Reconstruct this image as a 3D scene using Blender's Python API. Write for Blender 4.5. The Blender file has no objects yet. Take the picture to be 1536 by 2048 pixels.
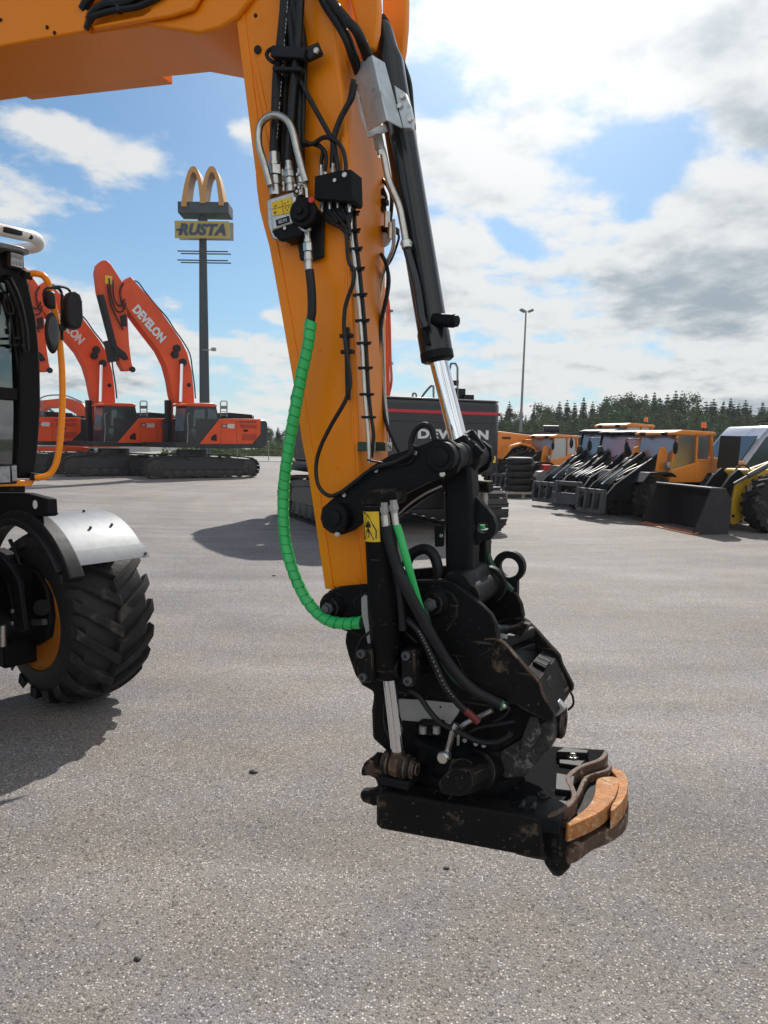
import bpy, math, random
from math import sin, cos, pi, radians as R
from mathutils import Vector as V, Matrix
from mathutils.geometry import tessellate_polygon
random.seed(7)
SC=bpy.context.scene; COL=SC.collection
# ---------------- camera
FP=1420.; CH=1.6; PIT=R(5.5); ROL=.014
cp,sp,cr,sr=cos(PIT),sin(PIT),cos(ROL),sin(ROL)
cam=bpy.data.cameras.new('camera'); co=bpy.data.objects.new('camera',cam); COL.objects.link(co)
m=Matrix(((cr,-sr,0,0),(sr*sp,cr*sp,-cp,0),(sr*cp,cr*cp,sp,CH),(0,0,0,1)))
co.matrix_world=m
cam.sensor_fit='VERTICAL'; cam.sensor_height=36; cam.lens=36*FP/2048; cam.clip_start=.05; cam.clip_end=3000
SC.camera=co
# ---------------- light
SUN_AZ=R(11); SUN_EL=R(40)
SC.view_settings.view_transform='Standard'; SC.view_settings.look='None'; SC.view_settings.exposure=0.42; SC.view_settings.gamma=1
sd=V((sin(SUN_AZ)*cos(SUN_EL),cos(SUN_AZ)*cos(SUN_EL),sin(SUN_EL)))
sl=bpy.data.lights.new('sun','SUN'); sl.energy=4.0; sl.angle=R(.53); sl.color=(1,.95,.88)
so=bpy.data.objects.new('sun',sl); COL.objects.link(so); so.rotation_euler=sd.to_track_quat('Z','Y').to_euler(); so.location=(5,20,20)
W=bpy.data.worlds.new('World'); SC.world=W; W.use_nodes=True
def world():
    nt=W.node_tree; nt.nodes.clear(); N=nt.nodes.new; L=nt.links.new
    def math_(op,a,b=None,c=None):
        n=N('ShaderNodeMath'); n.operation=op
        for i,x in enumerate((a,b,c)):
            if x is None: continue
            if isinstance(x,(int,float)): n.inputs[i].default_value=x
            else: L(x,n.inputs[i])
        return n.outputs[0]
    tc=N('ShaderNodeTexCoord'); sep=N('ShaderNodeSeparateXYZ'); L(tc.outputs['Generated'],sep.inputs[0])
    x,y,z=sep.outputs
    zz=math_('ADD',math_('MAXIMUM',z,0.0),.24)
    cmb=N('ShaderNodeCombineXYZ'); L(math_('DIVIDE',x,zz),cmb.inputs[0]); L(math_('DIVIDE',y,zz),cmb.inputs[1])
    def noise(scale,detail,rough,off,sx=1.,dist=0.):
        mp=N('ShaderNodeMapping'); L(cmb.outputs[0],mp.inputs[0]); mp.inputs['Location'].default_value=off; mp.inputs['Scale'].default_value=(sx,1,1)
        n=N('ShaderNodeTexNoise'); n.inputs['Scale'].default_value=scale; n.inputs['Detail'].default_value=detail; n.inputs['Roughness'].default_value=rough
        n.inputs['Distortion'].default_value=dist
        L(mp.outputs[0],n.inputs['Vector']); return n.outputs[0]
    def blob(dx,dz,rx,rz,rot=0.):   # gentle coverage bias around a direction (azimuth tangent dx, elevation tangent dz)
        az=math_('DIVIDE',x,math_('MAXIMUM',y,.05)); el=math_('DIVIDE',z,math_('MAXIMUM',y,.05))
        a0=math_('SUBTRACT',az,dx); e0=math_('SUBTRACT',el,dz)
        a=math_('DIVIDE',math_('ADD',math_('MULTIPLY',a0,cos(rot)),math_('MULTIPLY',e0,sin(rot))),rx)
        e=math_('DIVIDE',math_('SUBTRACT',math_('MULTIPLY',e0,cos(rot)),math_('MULTIPLY',a0,sin(rot))),rz)
        r=math_('ADD',math_('MULTIPLY',a,a),math_('MULTIPLY',e,e))
        return math_('POWER',2.718,math_('MULTIPLY',r,-1.))
    az=math_('DIVIDE',x,math_('MAXIMUM',y,.05)); el=math_('DIVIDE',z,math_('MAXIMUM',y,.05))
    def field(offx,offy):
        o=(offx,offy)
        a_=noise(1.75,10,.57,(3.1+offx,1.7+offy,0),1.,.15); b_=noise(6.,8,.60,(1.0+offx,4.0+offy,2.),1.,.15)
        return math_('ADD',math_('MULTIPLY',a_,.66),math_('MULTIPLY',b_,.34))
    dens=field(0,0); dsun=field(.02,-.075)     # same field a little nearer the sun: self shading of the cloud
    n3=noise(.9,5,.55,(7.3,2.7,0),1.)
    bias=math_('MULTIPLY',math_('MINIMUM',math_('MAXIMUM',math_('ADD',az,.02),-.25),.5),.16)
    hor=math_('MULTIPLY',math_('POWER',2.718,math_('MULTIPLY',el,-8.)),.09)
    back=math_('MULTIPLY',math_('MAXIMUM',math_('MULTIPLY',y,-1.),0.),.14)
    bias=math_('ADD',math_('ADD',bias,hor),back)
    def px(a,b): return ((a-768)/FP,(882-b)/FP)
    for (a,b,rx,ry,rot,w) in ((160,300,.09,.03,-.38,.12),(90,440,.14,.035,-.14,.13),(60,570,.17,.055,-.3,.12),(200,660,.2,.05,0,.0),(350,608,.035,.018,-.3,.12),
                       (430,690,.12,.026,-.15,.12),(150,760,.15,.03,0,.09),(500,790,.15,.02,0,.08),(560,640,.02,.014,0,.12),(490,290,.03,.018,0,.12),
                       (1275,305,.06,.03,.1,-.16),(1240,420,.03,.02,0,-.1),(900,150,.08,.05,.5,-.10),(1010,480,.06,.018,-.6,-.16),(860,250,.03,.03,0,-.08),(280,150,.3,.07,0,-.12),(330,500,.17,.05,0,-.10),(470,400,.1,.15,0,-.08),
                       (1400,40,.22,.10,0,.12),(1200,120,.14,.05,0,.08),(1280,560,.30,.09,0,.09),(1000,300,.09,.05,0,.10),(1450,240,.14,.06,0,.10),(930,420,.08,.08,0,.08),(1420,430,.14,.05,0,.10)):
        dx,dz=px(a,b)
        bias=math_('ADD',bias,math_('MULTIPLY',blob(dx,dz,rx,ry,rot),w))
    d=math_('ADD',dens,bias)
    mr=N('ShaderNodeMapRange'); mr.interpolation_type='SMOOTHSTEP'; L(d,mr.inputs[0]); mr.inputs[1].default_value=.495; mr.inputs[2].default_value=.60
    cov=mr.outputs[0]
    sh=math_('ADD',math_('MULTIPLY',math_('SUBTRACT',dsun,dens),3.4),math_('MULTIPLY',math_('SUBTRACT',d,.60),2.9))
    sh=math_('ADD',sh,math_('MULTIPLY',math_('SUBTRACT',n3,.5),1.0))
    th=N('ShaderNodeMapRange'); th.interpolation_type='SMOOTHSTEP'; L(sh,th.inputs[0]); th.inputs[1].default_value=-.05; th.inputs[2].default_value=.62
    lit=math_('ADD',5.9,math_('MULTIPLY',math_('MAXIMUM',math_('MULTIPLY',y,-1.),0.),5.5))
    lc=N('ShaderNodeCombineColor'); L(lit,lc.inputs[0]); L(math_('MULTIPLY',lit,1.01),lc.inputs[1]); L(math_('MULTIPLY',lit,1.0),lc.inputs[2])
    cc=N('ShaderNodeMix'); cc.data_type='RGBA'; L(th.outputs[0],cc.inputs[0]); L(lc.outputs[0],cc.inputs[6]); cc.inputs[7].default_value=(2.35,2.8,3.15,1)
    sky=N('ShaderNodeTexSky'); sky.sky_type='NISHITA'; sky.sun_disc=False; sky.sun_elevation=SUN_EL; sky.sun_rotation=SUN_AZ; sky.air_density=1.0; sky.dust_density=.3; sky.ozone_density=3.0
    tn=N('ShaderNodeMix'); tn.data_type='RGBA'; tn.blend_type='MULTIPLY'; tn.inputs[0].default_value=1; L(sky.outputs[0],tn.inputs[6]); tn.inputs[7].default_value=(.52,.69,.75,1)
    hz_=N('ShaderNodeMix'); hz_.data_type='RGBA'; L(math_('MULTIPLY',math_('POWER',2.718,math_('MULTIPLY',math_('MAXIMUM',z,0.),-8.)),.92),hz_.inputs[0]); L(tn.outputs[2],hz_.inputs[6]); hz_.inputs[7].default_value=(3.9,4.9,5.5,1); tn=hz_
    mx=N('ShaderNodeMix'); mx.data_type='RGBA'; L(math_('MULTIPLY',cov,.95),mx.inputs[0]); L(tn.outputs[2],mx.inputs[6]); L(cc.outputs[2],mx.inputs[7])
    # bright aureole of thin cloud round the (hidden) sun
    dt=N('ShaderNodeVectorMath'); dt.operation='DOT_PRODUCT'; L(tc.outputs['Generated'],dt.inputs[0]); dt.inputs[1].default_value=tuple(sd)
    au=math_('POWER',math_('MAXIMUM',dt.outputs['Value'],0.),20.)
    gl=N('ShaderNodeMix'); gl.data_type='RGBA'; gl.blend_type='ADD'; L(au,gl.inputs[0]); L(mx.outputs[2],gl.inputs[6]); gl.inputs[7].default_value=(4.4,4.4,4.3,1)
    bg=N('ShaderNodeBackground'); L(gl.outputs[2],bg.inputs[0]); bg.inputs[1].default_value=.10
    out=N('ShaderNodeOutputWorld'); L(bg.outputs[0],out.inputs[0])
world()
# ---------------- materials
MATS={}
def P(name,col,rough=.5,metal=0.,coat=0.,var=.12,vs=6.,bump=0.,bs=80.,dirt=None,da=.5,ds=5.,spec=.5,emit=None):
    if name in MATS: return MATS[name]
    mt=bpy.data.materials.new(name); mt.use_nodes=True; nt=mt.node_tree; N=nt.nodes.new; L=nt.links.new
    b=nt.nodes['Principled BSDF']
    tc=N('ShaderNodeTexCoord'); co_=tc.outputs['Object']
    def noise(s,d=5,r=.6,off=(0,0,0)):
        mp=N('ShaderNodeMapping'); L(co_,mp.inputs[0]); mp.inputs[1].default_value=off
        n=N('ShaderNodeTexNoise'); n.inputs['Scale'].default_value=s; n.inputs['Detail'].default_value=d; n.inputs['Roughness'].default_value=r
        L(mp.outputs[0],n.inputs['Vector']); return n.outputs[0]
    n1=noise(vs)
    mr=N('ShaderNodeMapRange'); L(n1,mr.inputs[0]); mr.inputs[1].default_value=.25; mr.inputs[2].default_value=.75; mr.inputs[3].default_value=1-var; mr.inputs[4].default_value=1+var
    mul=N('ShaderNodeVectorMath'); mul.operation='SCALE'; mul.inputs[0].default_value=col; L(mr.outputs[0],mul.inputs[3])
    last=mul.outputs[0]
    if dirt is not None:
        d1=noise(ds,9,.72,(3,1,5)); cr_=N('ShaderNodeMapRange'); L(d1,cr_.inputs[0]); c0=.72-.32*da; cr_.inputs[1].default_value=c0; cr_.inputs[2].default_value=c0+.09
        mx=N('ShaderNodeMix'); mx.data_type='RGBA'; L(cr_.outputs[0],mx.inputs[0]); L(last,mx.inputs[6]); mx.inputs[7].default_value=(*dirt,1); last=mx.outputs[2]
        ra=N('ShaderNodeMapRange'); L(cr_.outputs[0],ra.inputs[0]); ra.inputs[3].default_value=rough; ra.inputs[4].default_value=min(1,rough+.35); L(ra.outputs[0],b.inputs['Roughness'])
    else:
        ra=N('ShaderNodeMapRange'); L(noise(vs*2.3,4,.6,(9,2,1)),ra.inputs[0]); ra.inputs[1].default_value=.3; ra.inputs[2].default_value=.7
        ra.inputs[3].default_value=max(.02,rough*.8); ra.inputs[4].default_value=min(1,rough*1.2); L(ra.outputs[0],b.inputs['Roughness'])
    L(last,b.inputs['Base Color'])
    b.inputs['Metallic'].default_value=metal; b.inputs['Coat Weight'].default_value=coat; b.inputs['Coat Roughness'].default_value=.12
    b.inputs['Specular IOR Level'].default_value=spec
    if bump:
        bp=N('ShaderNodeBump'); bp.inputs['Strength'].default_value=bump; bp.inputs['Distance'].default_value=.01; L(noise(bs,6,.65),bp.inputs['Height']); L(bp.outputs[0],b.inputs['Normal'])
    if emit: b.inputs['Emission Color'].default_value=(*emit,1); b.inputs['Emission Strength'].default_value=1
    MATS[name]=mt; return mt
def scratched(name,col,edge,amount=.5,rough=.5,wear=.8,scr=.65):
    """dark paint with thin bright scratches and rubbed patches"""
    mt=P(name,col,rough,0,0,.25,9,bump=.25,bs=60,dirt=edge,da=amount,ds=7,spec=.10)
    nt=mt.node_tree; N=nt.nodes.new; L=nt.links.new; b=nt.nodes['Principled BSDF']
    src=b.inputs['Base Color'].links[0].from_socket
    tc=N('ShaderNodeTexCoord')
    for i,(rot,sc) in enumerate((((.3,.9,.4),(3,60,60)),((1.1,.2,1.3),(60,4,60)))):
        mp=N('ShaderNodeMapping'); L(tc.outputs['Object'],mp.inputs[0]); mp.inputs[2].default_value=rot; mp.inputs[3].default_value=sc
        n=N('ShaderNodeTexNoise'); n.inputs['Scale'].default_value=1.3; n.inputs['Detail'].default_value=2; L(mp.outputs[0],n.inputs['Vector'])
        r_=N('ShaderNodeMapRange'); L(n.outputs[0],r_.inputs[0]); r_.inputs[1].default_value=.70; r_.inputs[2].default_value=.74; r_.inputs[4].default_value=scr
        mx=N('ShaderNodeMix'); mx.data_type='RGBA'; L(r_.outputs[0],mx.inputs[0]); L(src,mx.inputs[6]); mx.inputs[7].default_value=(edge[0]*1.6,edge[1]*1.6,edge[2]*1.6,1); src=mx.outputs[2]
    # rubbed edges: where a rounded normal departs from the true one, broken up by noise
    bv=N('ShaderNodeBevel'); bv.samples=4; bv.inputs['Radius'].default_value=.007; ge=N('ShaderNodeNewGeometry')
    dp=N('ShaderNodeVectorMath'); dp.operation='DOT_PRODUCT'; L(bv.outputs[0],dp.inputs[0]); L(ge.outputs['Normal'],dp.inputs[1])
    em=N('ShaderNodeMapRange'); L(dp.outputs['Value'],em.inputs[0]); em.inputs[1].default_value=.985; em.inputs[2].default_value=.90; em.inputs[3].default_value=0; em.inputs[4].default_value=1
    nn=N('ShaderNodeTexNoise'); nn.inputs['Scale'].default_value=22; nn.inputs['Detail'].default_value=6; L(tc.outputs['Object'],nn.inputs['Vector'])
    nm=N('ShaderNodeMapRange'); L(nn.outputs[0],nm.inputs[0]); nm.inputs[1].default_value=.42; nm.inputs[2].default_value=.62; nm.inputs[4].default_value=wear
    mu=N('ShaderNodeMath'); mu.operation='MULTIPLY'; L(em.outputs[0],mu.inputs[0]); L(nm.outputs[0],mu.inputs[1])
    mx=N('ShaderNodeMix'); mx.data_type='RGBA'; L(mu.outputs[0],mx.inputs[0]); L(src,mx.inputs[6]); mx.inputs[7].default_value=(edge[0]*1.9+.03,edge[1]*1.9+.03,edge[2]*1.9+.03,1); src=mx.outputs[2]
    L(src,b.inputs['Base Color']); return mt
def glassm(name,tint,gl=.12,ro=.03):
    if name in MATS: return MATS[name]
    mt=bpy.data.materials.new(name); mt.use_nodes=True; nt=mt.node_tree; nt.nodes.clear(); N=nt.nodes.new; L=nt.links.new
    t=N('ShaderNodeBsdfTransparent'); t.inputs[0].default_value=(*tint,1); g=N('ShaderNodeBsdfGlossy'); g.inputs['Roughness'].default_value=ro
    f=N('ShaderNodeFresnel'); f.inputs[0].default_value=1.5; a=N('ShaderNodeMath'); a.operation='ADD'; L(f.outputs[0],a.inputs[0]); a.inputs[1].default_value=gl
    mx=N('ShaderNodeMixShader'); L(a.outputs[0],mx.inputs[0]); L(t.outputs[0],mx.inputs[1]); L(g.outputs[0],mx.inputs[2])
    o=N('ShaderNodeOutputMaterial'); L(mx.outputs[0],o.inputs[0]); MATS[name]=mt; return mt
AMBER=P('amber_paint',(.86,.245,.003),.34,0,.05,.05,1.5,bump=.05,bs=25,dirt=(.45,.13,.004),da=.12,ds=9,spec=.28)
AMBER2=P('amber_rail',(.90,.29,.004),.3,0,.1,.05,spec=.3)
RED=P('red_orange_paint',(.66,.078,.018),.45,0,.05,.14,1.2,dirt=(.45,.06,.03),da=.2,ds=3,spec=.3)
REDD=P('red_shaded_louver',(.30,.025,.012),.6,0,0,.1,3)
ORG=P('orange_paint',(.70,.235,.03),.42,0,.2,.12,2,dirt=(.35,.12,.03),da=.15,ds=4)
YEL=P('yellow_paint',(.58,.34,.02),.45,0,.2,.15,2,dirt=(.22,.15,.05),da=.3,ds=4)
BLK=scratched('worn_black_paint',(.0065,.0065,.0075),(.085,.075,.065),.05,.52,.6,.35)
BLK2=P('black_paint',(.0075,.008,.0095),.52,0,0,.2,8,bump=.08,bs=50,dirt=(.05,.045,.04),da=.16,ds=11,spec=.14)
SCUF=scratched('scuffed_black_steel',(.009,.0085,.0085),(.12,.085,.06),.50,.60,.9,.7)
CAST=P('rough_cast_steel',(.022,.022,.022),.6,0,0,.3,20,bump=.9,bs=55,dirt=(.20,.18,.16),da=.56,ds=30)
CYL=P('cylinder_black',(.010,.013,.015),.25,0,.15,.1,4,spec=.4,dirt=(.04,.04,.04),da=.1,ds=8)
RUB=P('black_rubber',(.010,.010,.011),.62,0,0,.2,12,bump=.2,bs=60,dirt=(.06,.055,.048),da=.22,ds=9)
LUG=P('tyre_lug_rubber',(.022,.021,.021),.75,0,0,.25,14,bump=.3,bs=70,dirt=(.07,.062,.055),da=.62,ds=7,spec=.2)
HOSE=P('hose_rubber',(.007,.007,.008),.42,0,0,.2,30,bump=.15,bs=200,spec=.35)
PLAS=P('black_plastic',(.009,.009,.011),.5,0,0,.1,10,bump=.15,bs=150,spec=.3)
DARK=P('dark_grey_paint',(.014,.015,.019),.45,0,.15,.12,2,dirt=(.09,.085,.08),da=.15,ds=3)
CWT=P('anthracite_paint',(.014,.014,.020),.38,0,.15,.06,1)
TRK=P('track_steel',(.032,.028,.028),.55,.2,0,.3,12,bump=.2,bs=40,dirt=(.16,.12,.09),da=.3,ds=8)
ZINC=P('zinc_plated_steel',(.55,.54,.50),.30,.9,0,.2,40,bump=.05,bs=90,dirt=(.20,.19,.17),da=.25,ds=30)
HPL=scratched('dull_black_plate',(.006,.006,.007),(.10,.085,.07),.3,.85,.8,.6); HPL.node_tree.nodes['Principled BSDF'].inputs['Specular IOR Level'].default_value=.04
PIPE=P('bare_pipe_steel',(.50,.47,.42),.28,.9,0,.15,60,dirt=(.12,.11,.10),da=.3,ds=40)
CHR=P('chrome_rod',(.75,.76,.78),.08,1,0,.03,30)
GALV=P('galvanised_plate',(.58,.62,.64),.45,.5,0,.16,22,bump=.12,bs=60,dirt=(.34,.36,.37),da=.45,ds=16)
ALU=P('brushed_aluminium',(.23,.24,.25),.50,.55,0,.12,14,bump=.05,bs=40,dirt=(.40,.41,.41),da=.35,ds=7)
GRN=P('green_spiral_plastic',(.02,.43,.10),.36,0,.1,.15,14,dirt=(.012,.07,.03),da=.26,ds=26)
DGRN=P('dark_green_sleeve',(.010,.05,.025),.5,0,0,.4,30,dirt=(.03,.22,.06),da=.3,ds=18)
GCL=P('green_clamp',(.012,.045,.03),.5,0,0,.1,30)
RUST=P('fresh_rust_steel',(.40,.16,.045),.7,.1,0,.35,30,bump=.9,bs=60,dirt=(.58,.42,.26),da=.62,ds=34)
RUST2=P('brown_worn_steel',(.085,.045,.028),.6,.2,0,.35,25,bump=.8,bs=60,dirt=(.34,.25,.18),da=.55,ds=36)
BUCK=P('bucket_steel',(.022,.021,.024),.5,0,0,.25,3,bump=.1,bs=20,dirt=(.06,.035,.026),da=.55,ds=2.2,spec=.3)
LIP=P('rusty_bucket_lip',(.40,.13,.05),.7,0,0,.3,8,bump=.3,bs=30,dirt=(.15,.07,.04),da=.3,ds=6)
WHT=P('white_paint',(.75,.75,.73),.35,0,.2,.05)
LGR=P('light_letters',(.62,.63,.64),.35,.2,0,.05)
GREY=P('grey_plate',(.34,.33,.32),.5,.3,0,.12,20,dirt=(.2,.19,.18),da=.3,ds=25)
GRY2=P('machine_grey',(.07,.073,.08),.5,.2,0,.2,5,dirt=(.25,.24,.22),da=.3,ds=5)
YLB=P('yellow_label',(.78,.50,.02),.5,0,0,.06,30,dirt=(.02,.02,.02),da=.16,ds=60)
YSG=P('yellow_sign_face',(.38,.29,.06),.5,0,0,.03,1)
GOLD=P('golden_sign',(.44,.21,.045),.5,0,0,.05,1)
NAVY=P('navy_letters',(.012,.03,.075),.5,0,0,.05,1)
PYL=P('pylon_steel',(.010,.020,.028),.5,0,0,.08,.5)
REDP=P('red_stripe',(.50,.012,.03),.4,0,.1,.05)
REDK=P('red_plastic',(.60,.03,.03),.4)
LENS=P('lamp_glass',(.34,.35,.37),.12,.5,.3,.2,30,bump=.5,bs=40)
MIRR=P('mirror_back',(.012,.013,.014),.15,0,.3,.0)
BEAC=P('orange_beacon',(.9,.16,.02),.2,0,.3,.05)
VAN=P('silver_van_paint',(.40,.42,.48),.3,.2,.5,.03,1)
WOOD=P('pallet_wood',(.42,.36,.29),.75,0,0,.25,9,bump=.3,bs=60,dirt=(.22,.18,.14),da=.4,ds=8)
LAMPG=P('lamp_post_grey',(.20,.21,.21),.5,.4,0,.1,2)
BARK=P('bark',(.10,.08,.06),.85,0,0,.3,5,bump=.4,bs=20)
LF1=P('spruce_needles',(.050,.078,.050),.9,0,0,.35,.5,spec=.05); LF2=P('birch_leaves',(.080,.118,.050),.9,0,0,.35,.5,spec=.05); LF3=P('scrub_leaves',(.085,.12,.045),.9,0,0,.35,.4,spec=.05)
GLS=glassm('cab_glass',(.50,.62,.60)); GLD=glassm('dark_cab_glass',(.20,.27,.27),.16); TGL=glassm('clear_glass',(.62,.72,.72),.38,.28)
RIMA=P('shaded_dusty_rim',(.36,.115,.008),.6,0,0,.15,6,dirt=(.05,.035,.02),da=.35,ds=9,spec=.2)  # amber darkened for the shadow inside the wheel, plus patches of dirt
SEAT=P('seat_fabric',(.02,.02,.022),.8)
FACB=P('shed_cladding',(.035,.04,.055),.6,0,0,.1,2)
# ---------------- builder
def catmull(pts,k=6):
    pts=[V(p) for p in pts]; 
    if len(pts)<3: return pts
    q=[pts[0]*2-pts[1]]+pts+[pts[-1]*2-pts[-2]]; o=[]
    for i in range(1,len(q)-2):
        a,b,c,d=q[i-1:i+3]
        for j in range(k):
            t=j/k; o.append(.5*((2*b)+(c-a)*t+(2*a-5*b+4*c-d)*t*t+(3*b-a-3*c+d)*t**3))
    o.append(pts[-1]); return o
class MB:
    def __init__(s): s.v=[]; s.f=[]; s.mi=[]; s.cur=0; s.c=[(0,0)]
    def cut(s): s.c.append((len(s.v),len(s.f))); return s
    def add(s,vs,fs):
        n=len(s.v); s.v+= [V(p) for p in vs]; s.f+=[tuple(n+i for i in f) for f in fs]; s.mi+=[s.cur]*len(fs); return s
    def mat(s,i): s.cur=i; return s
    def prism3(s,A,B,holes=0):
        n=len(A); fs=[]
        s.add(list(A)+list(B),[tuple(range(n))[::-1],tuple(range(n,2*n))]+[(i,(i+1)%n,n+(i+1)%n,n+i) for i in range(n)]); return s
    def prism(s,pts,a,b,ax='y',holes=()):
        def mk(p,t): return V((p[0],t,p[1])) if ax=='y' else (V((t,p[0],p[1])) if ax=='x' else V((p[0],p[1],t)))
        if not holes: return s.prism3([mk(p,a) for p in pts],[mk(p,b) for p in pts])
        loops=[list(pts)]+[list(h) for h in holes]; allp=[p for l in loops for p in l]; n=len(allp)
        tri=tessellate_polygon([[V((p[0],p[1],0)) for p in l] for l in loops])
        fs=[tuple(t) for t in tri]+[tuple(n+i for i in t[::-1]) for t in tri]; k=0
        for l in loops:
            m_=len(l); fs+=[(k+i,k+(i+1)%m_,n+k+(i+1)%m_,n+k+i) for i in range(m_)]; k+=m_
        return s.add([mk(p,a) for p in allp]+[mk(p,b) for p in allp],fs)
    def box(s,x0,x1,y0,y1,z0,z1): return s.prism([(x0,z0),(x1,z0),(x1,z1),(x0,z1)],y0,y1)
    def bar(s,p0,p1,w,h,up=(0,0,1),w1=None,h1=None):
        p0=V(p0);p1=V(p1); d=(p1-p0).normalized(); up=V(up)
        if abs(d.dot(up))>.98: up=V((1,0,0))
        x=d.cross(up).normalized(); y=x.cross(d); w1=w1 or w; h1=h1 or h
        c=((-1,-1),(1,-1),(1,1),(-1,1))
        return s.prism3([p0+x*w*a/2+y*h*b/2 for a,b in c],[p1+x*w1*a/2+y*h1*b/2 for a,b in c])
    def lathe(s,p,d,prof,n=28):
        p=V(p); d=V(d).normalized(); a=d.orthogonal().normalized(); b=d.cross(a); vs=[];fs=[]
        for t,r in prof:
            for i in range(n):
                q=2*pi*i/n; vs.append(p+d*t+(a*cos(q)+b*sin(q))*max(r,1e-5))
        for k in range(len(prof)-1):
            for i in range(n): fs.append((k*n+i,k*n+(i+1)%n,(k+1)*n+(i+1)%n,(k+1)*n+i))
        if prof[0][1]>1e-4: fs.append(tuple(range(n))[::-1])
        if prof[-1][1]>1e-4: fs.append(tuple((len(prof)-1)*n+i for i in range(n)))
        return s.add(vs,fs)
    def cyl(s,p0,p1,r,r1=None,n=24): 
        p0=V(p0);p1=V(p1); return s.lathe(p0,p1-p0,[(0,r),((p1-p0).length,r if r1 is None else r1)],n)
    def disc(s,p,d,r,w,ch=.15,n=28):  # chamfered puck
        c=min(r,w)*ch; return s.lathe(p,d,[(0,r-c),(c,r),(w-c,r),(w,r-c)],n)
    def tube(s,pts,r,n=10,sm=True,k=6,rf=None,closed=False):
        P_=catmull(pts,k) if sm else [V(p) for p in pts]
        m_=len(P_); d0=(P_[1]-P_[0]).normalized(); a=d0.orthogonal().normalized(); vs=[];fs=[]
        for i,p in enumerate(P_):
            d=(P_[min(i+1,m_-1)]-P_[max(i-1,0)]); d=d.normalized() if d.length>1e-9 else d0
            a=(a-d*a.dot(d)); a=a.normalized() if a.length>1e-6 else d.orthogonal().normalized(); b=d.cross(a)
            rr=rf(i/(m_-1),i) if rf else r
            for j in range(n): q=2*pi*j/n; vs.append(p+(a*cos(q)+b*sin(q))*rr)
        for i in range(m_-1):
            for j in range(n): fs.append((i*n+j,i*n+(j+1)%n,(i+1)*n+(j+1)%n,(i+1)*n+j))
        fs.append(tuple(range(n))[::-1]); fs.append(tuple((m_-1)*n+j for j in range(n)))
        return s.add(vs,fs)
    def ball(s,c,r,n=12,sc=(1,1,1)):
        pr=[]; vs=[];fs=[]; m_=n//2+1
        for i in range(m_+1):
            t=pi*i/m_
            for j in range(n): q=2*pi*j/n; vs.append(V(c)+V((r*sc[0]*sin(t)*cos(q),r*sc[1]*sin(t)*sin(q),r*sc[2]*cos(t))))
        for i in range(m_):
            for j in range(n): fs.append((i*n+j,i*n+(j+1)%n,(i+1)*n+(j+1)%n,(i+1)*n+j))
        return s.add(vs,fs)
    def plate(s,q,t,nrm=None):   # planar polygon given in 3D, thickness t along its normal
        q=[V(p) for p in q]; n=(q[1]-q[0]).cross(q[2]-q[0]).normalized() if nrm is None else V(nrm).normalized()
        return s.prism3(q,[p+n*t for p in q])
    def text(s,txt,c,xd,yd,w,h,ext=.004,off=.02,shear=0.,sp_=1.):
        cu=bpy.data.curves.new('t','FONT'); cu.body=txt; cu.size=1; cu.offset=off; cu.extrude=.02; cu.shear=shear; cu.space_character=sp_; cu.resolution_u=3
        o=bpy.data.objects.new('t',cu); me=bpy.data.meshes.new_from_object(o)
        xs=[v.co.x for v in me.vertices]; ys=[v.co.y for v in me.vertices]; x0,x1,y0,y1=min(xs),max(xs),min(ys),max(ys)
        xd=V(xd).normalized(); yd=V(yd).normalized(); nd=xd.cross(yd); c=V(c)
        s.add([c+xd*((v.co.x-x0)/(x1-x0)-.5)*w+yd*((v.co.y-y0)/(y1-y0)-.5)*h+nd*(v.co.z/.04+.5)*ext for v in me.vertices],[tuple(p.vertices) for p in me.polygons])
        bpy.data.meshes.remove(me); bpy.data.objects.remove(o); bpy.data.curves.remove(cu); return s
    def rot(s,ang,c=(0,0),a=0):
        ca,sa=cos(ang),sin(ang)
        for i in range(a,len(s.v)):
            v=s.v[i]; x,y=v.x-c[0],v.y-c[1]; s.v[i]=V((c[0]+x*ca-y*sa,c[1]+x*sa+y*ca,v.z))
        return s
    def each(s,name,mats,parent=None,**k):
        if s.c[-1][0]!=len(s.v): s.cut()
        o=None
        for (a,fa),(b,fb) in zip(s.c,s.c[1:]):
            if a==b: continue
            q=MB(); q.v=s.v[a:b]; q.f=[tuple(i-a for i in f) for f in s.f[fa:fb]]; q.mi=s.mi[fa:fb]; o=q.build(name,mats,parent,**k)
        return o
    def build(s,name,mats,parent=None,bevel=0.,seg=2,smooth=32,label=None,weld=False):
        if not isinstance(mats,(list,tuple)): mats=[mats]
        lo=V([min(v[i] for v in s.v) for i in range(3)]); hi=V([max(v[i] for v in s.v) for i in range(3)]); c=(lo+hi)/2
        if parent is None: c=V((c.x,c.y,lo.z))
        me=bpy.data.meshes.new(name); me.from_pydata([v-c for v in s.v],[],s.f)
        for m_ in mats: me.materials.append(m_)
        for p,i in zip(me.polygons,s.mi): p.material_index=i
        import bmesh
        bm=bmesh.new(); bm.from_mesh(me); bmesh.ops.recalc_face_normals(bm,faces=bm.faces); bm.to_mesh(me); bm.free()
        me.polygons.foreach_set('use_smooth',[smooth>0]*len(me.polygons))
        if smooth>0: me.set_sharp_from_angle(angle=R(smooth))
        me.update()
        o=bpy.data.objects.new(name,me); COL.objects.link(o)
        base=ORIG[parent.name] if parent is not None else V((0,0,0))
        o.location=c-base; ORIG[o.name]=c
        if parent is not None: o.parent=parent
        if bevel:
            b=o.modifiers.new('bevel','BEVEL'); b.width=bevel; b.segments=seg; b.limit_method='ANGLE'; b.angle_limit=R(38)
        if label: o['label']=label
        return o
class _O(dict): pass
ORIG=_O()
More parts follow.
